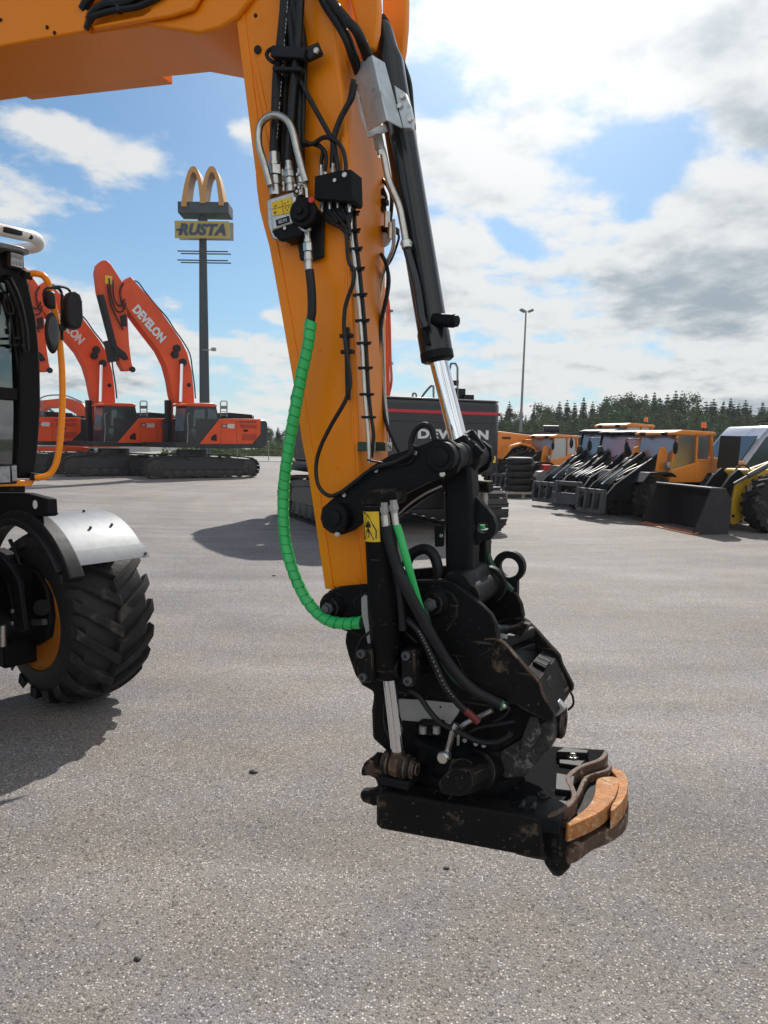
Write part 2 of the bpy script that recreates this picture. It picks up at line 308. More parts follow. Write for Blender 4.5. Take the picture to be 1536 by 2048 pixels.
def thing(name,label,cat,group=None,loc=(0,0,0),yaw=0.):
    o=bpy.data.objects.new(name,None); COL.objects.link(o); o.location=loc; o.rotation_euler=(0,0,yaw); o.empty_display_size=.2
    o['label']=label; o['category']=cat
    if group: o['group']=group
    ORIG[o.name]=V((0,0,0)); return o
def tag(o,label=None,cat=None,group=None,kind=None):
    if label: o['label']=label
    if cat: o['category']=cat
    if group: o['group']=group
    if kind: o['kind']=kind
    return o
def copy_tree(o,parent=None):
    c=o.copy(); COL.objects.link(c); c.parent=parent
    for ch in [x for x in bpy.data.objects if x.parent==o]: copy_tree(ch,c)
    return c
# ---------------- view rays used to measure real positions on known planes
def ray(px,py):
    x=(px-768)/FP; y=(1024-py)/FP; x,y=x*cr-y*sr,x*sr+y*cr
    return V((x,cp+y*sp,y*cp-sp))
def gnd(px,py,z=0): d=ray(px,py); t=(z-CH)/d.z; return V((d.x*t,d.y*t,z))
def dep(px,py,Y): d=ray(px,py); t=Y/d.y; return V((d.x*t,Y,CH+d.z*t))
class Fr:
    def __init__(s,ox,oy,yaw): s.o=V((ox,oy,0)); s.yaw=yaw; s.R=Matrix.Rotation(yaw,3,'Z'); s.I=Matrix.Rotation(-yaw,3,'Z')
    def l2w(s,p): return s.R@V(p)+s.o
    def w2l(s,p): return s.I@(V(p)-s.o)
    def _h(s,px,py,ax,val):
        d=s.I@ray(px,py); c=s.I@(V((0,0,CH))-s.o); t=(val-c[ax])/d[ax]; return c+d*t
    def y(s,px,py,v): p=s._h(px,py,1,v); return (p.x,p.z)
    def x(s,px,py,u): p=s._h(px,py,0,u); return (p.y,p.z)
    def z(s,px,py,z): p=s._h(px,py,2,z); return (p.x,p.y)
    def Y3(s,px,py,v): return s._h(px,py,1,v)
    def X3(s,px,py,u): return s._h(px,py,0,u)
    def Z3(s,px,py,z): return s._h(px,py,2,z)
    def ys(s,pts,v): return [s.y(a,b,v) for a,b in pts]
    def py(s,mb,pts,v0,v1): mb.prism(s.ys(pts,v0),v0,v1); return mb
def ringp(c,r,n=24,a0=0,a1=2*pi): return [(c[0]+r*cos(a0+(a1-a0)*i/n),c[1]+r*sin(a0+(a1-a0)*i/n)) for i in range(n)]
# ================= GROUND, TREES, FAR THINGS
def groundmat():
    mt=bpy.data.materials.new('worn_asphalt'); mt.use_nodes=True; nt=mt.node_tree; N=nt.nodes.new; L=nt.links.new; b=nt.nodes['Principled BSDF']
    tc=N('ShaderNodeTexCoord'); c=tc.outputs['Object']
    def vor(s):
        v=N('ShaderNodeTexVoronoi'); v.inputs['Scale'].default_value=s; v.voronoi_dimensions='3D'; L(c,v.inputs['Vector']); return v
    def noi(s,d=6,r=.6):
        n=N('ShaderNodeTexNoise'); n.inputs['Scale'].default_value=s; n.inputs['Detail'].default_value=d; n.inputs['Roughness'].default_value=r; L(c,n.inputs['Vector']); return n.outputs[0]
    def mr(x,a,b_,c_,d_):
        n=N('ShaderNodeMapRange'); L(x,n.inputs[0]); n.inputs[1].default_value=a; n.inputs[2].default_value=b_; n.inputs[3].default_value=c_; n.inputs[4].default_value=d_; return n.outputs[0]
    def ma(op,a,b_):
        n=N('ShaderNodeMath'); n.operation=op
        for i,x in enumerate((a,b_)):
            if isinstance(x,(int,float)): n.inputs[i].default_value=x
            else: L(x,n.inputs[i])
        return n.outputs[0]
    v1=vor(125); v2=vor(330); sep=N('ShaderNodeSeparateColor'); L(v1.outputs['Color'],sep.inputs[0]); s2=N('ShaderNodeSeparateColor'); L(v2.outputs['Color'],s2.inputs[0])
    big=mr(sep.outputs[0],.72,.95,0,1)                    # a share of pale stones
    core=mr(v1.outputs['Distance'],.30,.55,1,0)
    pale=ma('MULTIPLY',big,core)
    fine=mr(s2.outputs[1],0,1,.58,1.42)
    dark=mr(sep.outputs[1],.78,.95,1,.45)
    pat=mr(noi(.35,5,.55),.35,.65,.85,1.12); pat2=mr(noi(2.6,5,.65),.3,.7,.90,1.09)
    lum=ma('MULTIPLY',ma('MULTIPLY',ma('MULTIPLY',ma('MULTIPLY',.192,fine),dark),pat),pat2)
    lum=ma('ADD',lum,ma('MULTIPLY',pale,.38))
    # fine dark cracks
    w=N('ShaderNodeTexVoronoi'); w.feature='DISTANCE_TO_EDGE'; w.inputs['Scale'].default_value=.23
    mp=N('ShaderNodeVectorMath'); mp.operation='ADD'; nn=N('ShaderNodeTexNoise'); nn.inputs['Scale'].default_value=.9; nn.inputs['Detail'].default_value=7; L(c,nn.inputs['Vector'])
    sc=N('ShaderNodeVectorMath'); sc.operation='SCALE'; L(nn.outputs['Color'],sc.inputs[0]); sc.inputs[3].default_value=1.6; L(c,mp.inputs[0]); L(sc.outputs[0],mp.inputs[1]); L(mp.outputs[0],w.inputs['Vector'])
    crk=ma('MULTIPLY',mr(w.outputs['Distance'],.001,.003,.18,0),mr(noi(.5,3,.5),.52,.6,0,1))
    lum=ma('MULTIPLY',lum,ma('SUBTRACT',1.,crk))
    # broad sweeping arcs left by turning machines: noise stretched along circles
    def arcs(cx,cy,w0,w1,lo,hi,sc_):
        sx=N('ShaderNodeSeparateXYZ'); L(c,sx.inputs[0]); dx=ma('SUBTRACT',sx.outputs[0],cx); dy=ma('SUBTRACT',sx.outputs[1],cy)
        rr=ma('SQRT',ma('ADD',ma('MULTIPLY',dx,dx),ma('MULTIPLY',dy,dy)),0); an=ma('ARCTAN2',dy,dx); cv=N('ShaderNodeCombineXYZ'); L(ma('MULTIPLY',rr,w0),cv.inputs[0]); L(ma('MULTIPLY',an,w1),cv.inputs[1])
        n=N('ShaderNodeTexNoise'); n.inputs['Scale'].default_value=sc_; n.inputs['Detail'].default_value=4; L(cv.outputs[0],n.inputs['Vector']); return mr(n.outputs[0],.35,.7,lo,hi)
    lum=ma('MULTIPLY',lum,ma('MULTIPLY',arcs(-4.,19.,1.6,.7,1.10,.84,1.),arcs(9.,4.,1.1,.8,1.08,.88,1.)))
    lum=ma('MULTIPLY',lum,arcs(3.,26.,5.,.8,1.05,.92,1.))
    # oily darker stains
    st=mr(noi(.8,6,.7),.62,.72,1,.74); lum=ma('MULTIPLY',lum,st)
    hue=ma('ADD',mr(noi(2.2,4,.6),.35,.65,-.035,.035),ma('ADD',mr(s2.outputs[2],0,1,-.05,.05),mr(noi(.25,3,.5),.35,.65,-.02,.02)))
    cm=N('ShaderNodeCombineColor'); L(ma('MULTIPLY',lum,ma('ADD',1.06,hue)),cm.inputs[0]); L(ma('MULTIPLY',lum,.965),cm.inputs[1]); L(ma('MULTIPLY',lum,ma('SUBTRACT',.895,ma('MULTIPLY',hue,1.6))),cm.inputs[2]); L(cm.outputs[0],b.inputs['Base Color'])
    b.inputs['Roughness'].default_value=.75; b.inputs['Specular IOR Level'].default_value=.3
    bp=N('ShaderNodeBump'); bp.inputs['Strength'].default_value=.55; bp.inputs['Distance'].default_value=.004
    L(ma('ADD',mr(v1.outputs['Distance'],0,.7,1,0),ma('MULTIPLY',s2.outputs[0],.6)),bp.inputs['Height']); L(bp.outputs[0],b.inputs['Normal'])
    return mt
g=MB(); g.add([(-90,-25,0),(90,-25,0),(90,58,0),(-90,58,0)],[(0,1,2,3)])
tag(g.build('asphalt_yard',groundmat(),smooth=0),kind='structure')
GRV=P('gravel_verge',(.26,.245,.22),.85,0,0,.3,.15,bump=.3,bs=3,dirt=(.12,.13,.06),da=.35,ds=.12)
FLD=P('far_field',(.07,.085,.035),.9,0,0,.3,.02,bump=.2,bs=1,dirt=(.12,.11,.07),da=.3,ds=.03)
g=MB(); g.add([(-90,57.9,.03),(90,57.9,.03),(120,100,.1),(-120,100,.1)],[(0,1,2,3)]); tag(g.build('gravel_verge',GRV,smooth=0),kind='structure')
g=MB(); g.add([(-1500,-300,-.12),(1500,-300,-.12),(1500,1500,-.12),(-1500,1500,-.12)],[(0,1,2,3)]); tag(g.build('field',FLD,smooth=0),kind='structure')
def leafmesh(kind,seed,h):
    rnd=random.Random(seed); b=MB(); tr=MB()
    tr.tube([(0,0,-.2),(rnd.uniform(-.1,.1),0,h*.5),(0,0,h*.97)],.1,6,True,4,rf=lambda t,i:.16*h/10*(1-t)+.015)
    def leaf(p,s,droop=0.):
        a=V((rnd.gauss(0,1),rnd.gauss(0,1),rnd.gauss(0,.5)-droop)).normalized(); c=a.orthogonal().normalized(); q=rnd.uniform(0,6.3); c=(c*cos(q)+a.cross(c)*sin(q))
        b.add([p-a*s,p+c*s*.45,p+a*s,p-c*s*.45],[(0,1,2,3)])
    if kind=='spruce':
        z=.08*h; lay=0
        while z<h*.99:
            t=z/h; rad=(1-t)**.85*h*.25*rnd.uniform(.55,1.25)+.03; nb=rnd.randint(8,12)
            for k in range(nb):
                an=rnd.uniform(0,2*pi); L_=rad*rnd.uniform(.65,1.2); dr=-.35*L_
                tr.tube([(0,0,z),(cos(an)*L_,sin(an)*L_,z+dr)],.02,3,False)
                for j in range(14):
                    f=rnd.uniform(.1,1.05); p=V((cos(an)*L_*f,sin(an)*L_*f,z+dr*f))+V((rnd.gauss(0,.16),rnd.gauss(0,.16),rnd.gauss(-.10,.14)))*(h/10*min(1,(1-t)*2.5+.1))
                    leaf(p,rnd.uniform(.16,.36)*h/10*(.35+.65*min(1,(1-t)*2.2)),.5)
            z+=h*.033*rnd.uniform(.7,1.3)
        b.add([(-.03,0,h*.93),(.03,0,h*.93),(0,0,h*1.02)],[(0,1,2)])
    else:
        for k in range(30):
            t=rnd.uniform(.22,.97); an=rnd.uniform(0,2*pi); L_=h*(.24*math.sin(pi*min(1,(t-.12)/.9))**.8+.02)*rnd.uniform(.4,1.1)
            c=V((cos(an)*L_,sin(an)*L_,t*h)); tr.tube([(0,0,t*h-.15*h*.6),c*1.0],.02*h/10,3,False); cs=rnd.uniform(.5,1.0)*h/10
            for j in range(70):
                leaf(c+V((rnd.gauss(0,.55),rnd.gauss(0,.55),rnd.gauss(0,.6)))*cs,rnd.uniform(.14,.30)*h/10,.2)
    return b,tr
def maketree(kind,seed,h):
    nm='spruce_tree' if kind=='spruce' else 'birch_tree'
    b,tr=leafmesh(kind,seed,h); t=thing(nm,'x','tree')
    tr.build('trunk',BARK,t); b.build('crown',LF1 if kind=='spruce' else LF2,t,smooth=0); return t
protos=[maketree('spruce',s,10) for s in (1,2,3,4)]+[maketree('birch',s,10) for s in (11,12,13)]
used=set()
ALLT=[]
def plant(i,px,top,Y,label,group):
    p=dep(px,top,Y); h=p.z/10.2
    o=protos[i] if i not in used else copy_tree(protos[i]); used.add(i)
    o.location=(p.x,Y,0.0); o.scale=(h*random.uniform(.9,1.2),h*random.uniform(.9,1.2),h); o.rotation_euler=(0,0,random.uniform(0,6))
    o['label']=label; o['group']=group; ALLT.append((px,top,'spruce' if i<4 else 'birch',group,o)); return o
TR=[(1003,822,0),(1019,800,1),(1042,812,2),(1068,808,0),(1090,820,6),(1104,812,5),(1135,797,1),(1150,802,3),(1168,790,2),(1186,800,1),(1203,805,0),(1224,800,4),(1243,790,3),(1262,785,1),(1278,795,5),
 (1293,783,2),(1310,780,0),(1322,795,6),(1336,785,3),(1352,778,1),(1366,792,2),(1380,788,4),(1397,797,0),(1414,800,3),(1428,795,1),(1448,798,2),(1462,792,0),(1478,803,3),(1492,797,1),(1526,800,2),(1550,790,0),(1512,835,5),(1580,800,1),(1615,790,3)]
hh=('tall','short','mid-height','broad','thin','ragged')
for n,(px,top,i) in enumerate(TR):
    sp_=i<4
    where='from the lamp post' if px<1300 else 'behind the loaders'
    Y=random.uniform(96,112)
    kind='pointed dark spruce' if sp_ else 'rounded green birch'
    near=('beside the street lamp' if abs(px-1042)<45 else 'above the tyre stack and orange hood' if px<1130 else 'above the black loaders' if px<1290 else 'above the orange cab' if px<1430 else 'above the silver van')
    plant(i,px,top,Y,kind+' in the treeline '+near,'treeline trees behind the loaders')
for n,(px,top,i) in enumerate([(1012,842,4),(1032,838,5),(1060,835,6),(1085,838,4),(1110,836,5),(1128,840,6),(1152,832,4),(1180,830,5),(1208,826,6),(1232,822,4),(1258,820,5),(1290,822,6),(1325,820,4),(1362,822,5),(1400,826,6),(1440,828,4),(1476,830,5),(1508,842,6),(1540,828,4)]):
    plant(i,px,top,random.uniform(84,92),'low pale green birch in front of the treeline '+('left of the orange roof' if px<1200 else 'over the loaders' if px<1430 else 'over the van roof'),'low birches before the treeline')
for px,top,i in [(530,849,5),(541,862,4),(556,852,0),(570,858,6),(580,850,1),(586,862,5),(603,855,2),(627,850,5),(660,850,4),(700,850,1)]:
    plant(i,px,top,random.uniform(92,100),('spruce' if i<4 else 'birch')+' at the yard edge right of the orange excavator','trees at the yard edge left of the arm')
# scrub along the edge: one uncountable mass
sc=MB(); rnd=random.Random(5)
def scrub(x0,x1,y0,y1,h,n):
    for _ in range(n):
        x=rnd.uniform(x0,x1); y=rnd.uniform(y0,y1); s=rnd.uniform(.12,.34)
        z=abs(rnd.gauss(0,.55))*h*(.6+.4*math.sin(x*.9)+.3*math.sin(x*2.3+1)); p=V((x,y,z)); a=V((rnd.gauss(0,1),rnd.gauss(0,1),rnd.gauss(0,1))).normalized(); c=a.orthogonal().normalized()
        sc.add([p-a*s,p+c*s*.5,p+a*s,p-c*s*.5],[(0,1,2,3)])
for n_ in range(30):
    px_=1010+n_*18.5+random.uniform(-8,8); i_=random.choice((0,2,3,4,4,5,6)); top_=random.uniform(797,832)-(12 if 1200<px_<1420 else 0)
    plant(i_,px_,top_,random.uniform(98,122),('spruce' if i_<4 else 'leafy birch')+' filling the treeline '+('by the lamp post' if px_<1130 else 'over the black loaders' if px_<1300 else 'over the orange cab' if px_<1430 else 'over the van'),'treeline trees behind the loaders')
ORDN=['first','second','third','fourth','fifth','sixth','seventh','eighth','ninth','tenth','eleventh','twelfth','thirteenth','fourteenth','fifteenth','sixteenth','seventeenth','eighteenth','nineteenth','twentieth']
for tn_,nx_ in (('twenty','thirtieth'),('thirty','fortieth'),('forty','fiftieth'),('fifty','sixtieth')): ORDN+=[tn_+'-'+w for w in ORDN[:9]]+[nx_]
for gname in sorted({t[3] for t in ALLT}):
    for sp_ in ('spruce','birch'):
        L_=sorted([t for t in ALLT if t[3]==gname and t[2]==sp_],key=lambda t:t[0])
        for n_,t in enumerate(L_):
            if 'treeline behind' in gname or 'treeline trees' in gname: lb=('pointed dark ' if sp_=='spruce' else 'rounded green ')+sp_+', '+ORDN[n_]+' along the treeline counting from the dark excavator'
            elif 'low' in gname: lb='low pale birch, '+ORDN[n_]+' in the front row counting from the dark excavator'
            else: lb=ORDN[n_]+' '+sp_+' along the yard edge counting from the orange excavator'
            t[4]['label']=lb
scrub(-24,-2,76,90,1.3,9000); scrub(10,70,76,96,2.2,26000)
tag(sc.build('scrub',LF3,smooth=0),kind='stuff',label='low green scrub along the far edge of the yard')
for i in (0,1,2,3,4,5,6):
    if i not in used: bpy.data.objects.remove(protos[i])
# street lamp
lp=thing('street_lamp','tall grey floodlight pole with two lamp heads above the treeline','lamp post'); b0=dep(1040,868,58); b1=dep(1052,624,58)
m=MB(); m.cyl((b0.x,58,0),(b0.x,58,1.0),.16); m.lathe((b0.x,58,1.0),V((b1.x,58,b1.z))-V((b0.x,58,1.0)),[(0,.12),((V((b1.x,58,b1.z))-V((b0.x,58,1.0))).length,.06)],14); m.build('pole',LAMPG,lp)
for s in (-1,1):
    m=MB(); m.bar((b1.x,58,b1.z),(b1.x+s*.34,57.9,b1.z+.08),.05,.05); m.bar((b1.x+s*.12,57.7,b1.z-.05),(b1.x+s*.52,57.6,b1.z+.12),.42,.14); m.build('lamp_head',LAMPG,lp,bevel=.02)
# pylon sign
D=70; py=thing('pylon_sign','tall dark pylon with golden arches above a yellow lettered sign','sign')
c=dep(407,600,D).x
m=MB(); zt=dep(407,428,D).z; m.lathe((c,D,0),(0,0,1),[(0,.52),(zt*.5,.44),(zt-1.2,.34),(zt-1.2,.34)],24); m.cyl((c,D,zt-1.25),(c,D,zt+.1),.30); m.lathe((c,D,zt-.9),(0,0,1),[(0,.34),(.35,.46),(.5,.46)],20); m.build('pole',PYL,py)
a=dep(355,402,D-1.0); d=dep(461,426,D-1.0)
m=MB(); m.box(a.x,dep(457,420,D-1).x,D-1.0,D+1.0,dep(400,426,D-1).z,dep(400,403,D-1).z); m.build('sign_box',PYL,py,bevel=.05)
def arch(xa,xb,xi0,xi1,base,top,inner):   # tall parabola-like arch outline between outer feet xa..xb
    def Q(px,pyy): p=dep(px,pyy,D-1.05); return (p.x,p.z)
    out=[];n=22; cx=(xa+xb)/2; ci=(xi0+xi1)/2; inn=[]
    for i in range(n+1):
        q=-cos(pi*i/n); out.append(Q(cx+(xb-xa)/2*q, base-(base-top)*(1-abs(q)**2.3)))
        inn.append(Q(ci+(xi1-xi0)/2*q, base-(base-inner)*(1-abs(q)**2.5)))
    return out,inn
m=MB()
for (xa,xb,xi0,xi1,ba,dy) in ((362.5,410,373.5,400,404,0),(399,447.5,409.5,437,403,.012)):
    o,i_=arch(xa,xb,xi0,xi1,ba,332,344)
    n=len(o)
    for k in range(n-1):
        A=[(q_[0],D-1.05+dy,q_[1]) for q_ in (o[k],o[k+1],i_[k+1],i_[k])]
        m.prism3(A,[(p[0],D+.75+dy,p[2]) for p in A])
for (xa,xb,yb) in ((362.5,373.5,413),(399.5,410,406),(437,447.5,411)):
    A=dep(xa,402,D-1.15);B=dep(xb,yb,D-1.15); m.box(A.x,B.x,D-1.2,D-1.06,B.z,A.z)
m.build('golden_arches',GOLD,py,smooth=40)
for (yy,x0,y0,x1,y1,nm,mt) in ((D-1.1,349,441,458.5,477,'sign_panel',YSG),(D+1.0,358,444,467,481,'back_panel',GREY)):
    A=dep(x0,y0,yy);B=dep(x1,y1,yy); m=MB(); m.box(A.x,B.x,yy,yy+.14,B.z,A.z); p=m.build(nm,mt,py,bevel=.02)
    if nm=='sign_panel':
        cc=((A.x+B.x)/2+.02,yy-.01,(A.z+B.z)/2); t=MB(); t.text('RUSTA',cc,(1,0,0),(0,0,1),(B.x-A.x)*.87,(A.z-B.z)*.70,.05,.05,.28,1.04)
        t.box(A.x+.14,A.x+.62,yy-.06,yy-.01,(A.z+B.z)/2-.16,(A.z+B.z)/2+.04); t.build('lettering',NAVY,p)
for yb,yf in ((502,507),(520,525)):
    for (q,yy,x0,x1) in ((yb,D-1.1,355,456),(yf,D+1.,362,462)):
        A=dep(x0,q,yy);B=dep(x1,q-1,yy); m=MB(); m.bar((A.x,yy,A.z),(B.x,yy,A.z),.09,.10); m.build('sign_rail',PYL,py)
A=dep(418,700,D-.6); m=MB(); m.bar((c,D-.5,A.z),(A.x+.3,D-.6,A.z+.02),.08,.08); m.box(A.x+.25,A.x+.65,D-.8,D-.4,A.z-.08,A.z+.22); m.build('camera_bracket',LAMPG,py)
# shop building with yellow fascia far behind the orange machines
b=thing('shop_building','low shop with a yellow lettered fascia seen between the orange excavators','building'); Y=95
A=dep(80,842,Y);B=dep(300,900,Y)
m=MB(); m.box(A.x,B.x,Y,Y+20,-.1,A.z-.2); m.build('wall',GREY,b)
A=dep(160,838,Y-.4);B=dep(245,872,Y-.4); m=MB(); m.box(A.x,B.x,Y-.5,Y,B.z,A.z); f=m.build('fascia',YSG,b)
m=MB(); m.text('RUSTA',((A.x+B.x)/2-1.0,Y-.51,(A.z+B.z)/2),(1,0,0),(0,0,1),(B.x-A.x)*.8,(A.z-B.z)*.62,.06,.045,.28); m.build('lettering',NAVY,f)
# fence posts and wire on the left yard edge
f=thing('wire_fence','thin wire fence on pale posts by the scrub, left yard edge','fence')
for k in range(9):
    x=-15+k*2.6; m=MB(); m.cyl((x,60,0),(x,60,1.5),.035,n=8); m.build('post',LAMPG,f)
m=MB()
for z in (.3,.6,.9,1.2,1.45): m.tube([(-15,60,z),(5.8,60,z)],.008,4,False)
m.build('wire',LAMPG,f)
# dark shed behind loaders
Y=45; A=dep(985,866,Y); B=dep(1262,880,Y); s=thing('storage_shed','long low dark clad shed with a roof drum behind the orange loaders','shed')
m=MB(); m.box(A.x,B.x,Y,Y+8,0,A.z); 
for k in range(60):
    x=A.x+(B.x-A.x)*k/60; m.box(x,x+.04,Y-.03,Y-.002,0,A.z-.03)
m.build('wall',FACB,s); m=MB(); m.box(A.x-.1,B.x+.1,Y-.12,Y+8.1,A.z+.002,A.z+.09); m.build('roof',DARK,s)
C=dep(1103,856,Y+1); m=MB(); m.cyl((C.x-.55,Y+1,A.z+.30),(C.x+.45,Y+1,A.z+.30),.26); m.build('roof_drum',PLAS,s)
# ================= MAIN MACHINE (wheeled excavator)
TH=R(25); C0=2.05; UO=-4.5
fw=V((cos(TH),-sin(TH))); lw=V((sin(TH),cos(TH)))
E=Fr(fw.x*UO+lw.x*C0, fw.y*UO+lw.y*C0, -TH)
ex=thing('wheeled_excavator','huge amber wheeled excavator with black cab and a green wrapped hose on its arm','excavator')
def Y(px,py,v): return E.Y3(px,py,v)
# ---- boom
bv=.165
near=[(-330,160),(-160,130),(0,99),(168,67),(292,49),(360,60),(395,66),(437,56),(474,33),(520,-30),(560,-150),(520,-260),(420,-330),(0,-420),(-350,-430)]
npts=E.ys(near,-bv)
ub,zb=npts[0]
foot=[(-.9,1.55),(-1.2,1.75),(-1.15,2.1)]     # relative feet points below the cab side (local x, z)
prof=npts[:14]
tx,tz=prof[-1]
x0_,z0_=npts[0]; prof=npts[:-1]+[(x0_-.1,z0_+.62),(x0_-.55,z0_+.25),(x0_-1.1,2.0),(x0_-1.2,1.6),(x0_-.95,1.5),(x0_-.75,1.8),(x0_-.35,z0_-.25)]
m=MB(); m.prism(prof,-bv,bv); boom=m.build('boom',AMBER,ex,bevel=.008,seg=2)
m=MB(); 
def flange(mb,pts,v0,v1,w,r=.006):
    for i in range(len(pts)-1):
        a=V((pts[i][0],(v0+v1)/2,pts[i][1])); b=V((pts[i+1][0],(v0+v1)/2,pts[i+1][1])); mb.bar(a,b,abs(v1-v0),w,up=(0,0,1))
E.py(m,[(-60,-60),(176,-60),(168,62),(0,92),(-60,102)],-bv-.035,-bv-.006); m.build('side_cover',AMBER,boom,bevel=.006)
m=MB(); E.py(m,[(300,-60),(430,-60),(385,18),(340,32),(300,38),(186,58),(182,50),(285,30),(300,20)],-bv-.020,-bv-.004); m.build('stiffener_plate',AMBER,boom,bevel=.006)
m=MB(); m.prism(E.ys([(36,186),(320,152),(320,134),(36,166)],bv-.01),bv-.03,bv+.06); m.build('under_rail',AMBER,boom,bevel=.003)
for pts,r in (([(178,40),(190,22),(215,8),(260,2),(300,-20)],.014),([(172,58),(186,34),(230,20),(280,12),(330,-14)],.010),([(165,20),(180,-5),(200,-30)],.016)):
    m=MB(); m.tube([Y(a,b,-bv-.03) for a,b in pts],r); m.build('boom_hose',HOSE,boom)
m=MB(); m.tube([Y(233,-10,-bv-.03),Y(240,24,-bv-.03)],.012,8,False); m.build('grease_line',HOSE,boom)
for (a,b) in ((95,55),(110,66),(2,40),(512,32)):
    p=Y(a,b,-bv-.036 if a<200 else -bv-.001); m=MB(); m.disc(p,(0,-1,0),.006,.005); m.build('bolt',PLAS,boom)
# ---- arm : side plates at +-hw(z), traced profile
zlo=E.y(690,1175,-.1)[1]; zhi=E.y(640,0,-.14)[1]
def hw(z): t=max(0,min(1.3,(z-zlo)/(zhi-zlo))); return .098+.047*t
left=[(470,-60),(478,20),(492,130),(504,225),(513,300),(519,345),(521,375),(527,420),(536,455),(546,492),(556,545),(573,640),(591,745),(600,800),(611,880),(622,935),(632,1000),(648,1110),(658,1178)]
right=[(735,1180),(728,1100),(722,1000),(716,870),(710,740),(704,592),(701,500),(698,440),(694,273),(688,200),(680,137),(672,60),(672,-60)]
def hwp(px,py):
    h=.12
    for _ in range(3): z=E.y(px,py,-h)[1]; h=hw(z)
    return h
A=[];B=[]
for p in left+right:
    h=hwp(*p); q=Y(p[0],p[1],-h); A.append(q); B.append(V((q.x,h,q.z)))
nl=len(left)
m=MB(); n=len(A)
# box body: inset rear face, smooth rounded front edge
Ai=[a.copy() for a in A]
m.prism3(A,B); 
arm=m.build('arm',AMBER,ex,bevel=.012,seg=3,smooth=40)
# rear flange edge plates (thin weld lips running down the back edges)
for sgn in (0,1):
    S=(A,B)[sgn]; m=MB(); d_=-1 if sgn==0 else 1; vs=[]; fs=[]; L_=S[1:nl]
    for p in L_: vs+=[p+V((-.012,d_*.004,0)),p+V((.020,d_*.004,0)),p+V((.020,-d_*.009,0)),p+V((-.012,-d_*.009,0))]
    for i in range(len(L_)-1):
        for j in range(4): fs.append((4*i+j,4*i+(j+1)%4,4*i+4+(j+1)%4,4*i+4+j))
    fs+=[(0,1,2,3),tuple(4*len(L_)-4+j for j in range(4))]
    m.add(vs,fs); m.build('edge_lip',AMBER,arm,bevel=.002)
m=MB()
for (p,q) in (((506,130),(560,420)),((514,120),(566,400))):
    m.tube([V((Y(*p,-.14).x,-hwp(*p)-.001,Y(*p,-.14).z)),V((Y(*q,-.14).x,-hwp(*q)-.001,Y(*q,-.14).z))],.002,6,False)
# weld bead along the front seam
wb=[]
for i in range(len(right)-4): q=A[nl+i]; wb.append(V((q.x-.016,q.y-.001,q.z)))
m.tube(wb,.0038,8,False)
m.build('weld_bead',AMBER,arm)
# kink plate on rear edge and slots near valve
m=MB(); m.prism(E.ys([(519,345),(514,352),(524,400),(536,440),(548,470),(545,400),(535,350)],-.14),-.142,-.150); m.build('rear_gusset',AMBER,arm,bevel=.003)
# cylinder ear plates at the top front
m=MB(); 
ear=[Y(a,b,.13) for a,b in [(764,-80),(811,-60),(813,0),(812,50),(808,95),(803,122),(797,140),(786,132),(776,112),(764,100)]]
m.prism3(ear,[p+V((0,.03,0)) for p in ear]); m.build('cylinder_ear',AMBER,arm,bevel=.006)
ear=[Y(a,b,-.08) for a,b in [(690,-80),(752,-60),(757,10),(754,60),(745,95),(730,100),(715,60),(700,0)]]
m=MB(); m.prism3(ear,[p+V((0,.03,0)) for p in ear]); m.build('cylinder_ear',AMBER,arm,bevel=.006)
m=MB(); p=Y(516,100,-.145); m.disc(p,(0,-1,0),.012,.006); 
m.build('grease_nipple',PLAS,arm)
# small bolts/plates on the arm
for (a,b) in ((674,935),(640,700),(668,770)):
    h=hwp(a,b); p=Y(a,b,-h); m=MB(); m.disc(p,(0,-1,0),.0035,.003,n=10); m.build('drain_screw',AMBER,arm)
# arm foot lower boss
h=hwp(700,1165); q=Y(703,1172,-h); m=MB(); m.disc(q,(0,-1,0),.035,.006); m.build('pin_boss',AMBER,arm)
# ---- bucket cylinder
bc=thing  # (alias unused)
c0=Y(777,128,0.); c1=Y(873,706,0.); dr=(c1-c0).normalized(); r0=.0465
Lc=(c1-c0).length
m=MB(); m.lathe(c0-dr*.12,dr,[(0,.022),(.02,.030),(.08,.036),(.12,r0),(Lc+.05,r0),(Lc+.06,r0+.003),(Lc+.13,r0+.003),(Lc+.138,r0-.004),(Lc+.15,.03)],36); cyl=m.build('bucket_cylinder',CYL,ex,smooth=30)
m=MB(); e=Y(918,885,0.); m.cyl(c1,e,.0275,n=28); rod=m.build('rod',CHR,cyl)
g0=c1+dr*.045
m=MB(); pb=Y(868,640,-.03); pd=Y(908,642,-.045); m.cyl(pb,pd,.020,n=18); m.disc(pd,(pd-pb),.017,.012); m.bar(Y(845,640,-.05),Y(858,690,-.05),.03,.012); m.build('port_boss',BLK2,cyl,bevel=.002)
m=MB(); m.lathe(c1+dr*-.005,dr,[(0,r0+.001),(.003,r0+.004),(.025,r0+.004),(.03,r0-.003)],36); m.build('gland_nut',BLK2,cyl)
pp=[(758,285),(766,305),(776,355),(786,383),(798,412),(806,450),(813,492)]
m=MB(); m.tube([Y(a,b,-.075) for a,b in pp],.0105,12); m.build('steel_pipe',PIPE,cyl)
m=MB(); a_=Y(811,481,-.075); b_=Y(814,497,-.075); m.cyl(a_,b_,.0155,n=16); m.bar(Y(804,484,-.072),Y(822,490,-.072),.02,.02); m.build('pipe_clamp',ZINC,cyl,bevel=.002)
m=MB(); m.tube([Y(a,b,-.07) for a,b in [(812,492),(822,528),(832,565),(838,600),(843,635),(852,655)]],.012,12); m.build('pipe_sleeve',CYL,cyl)
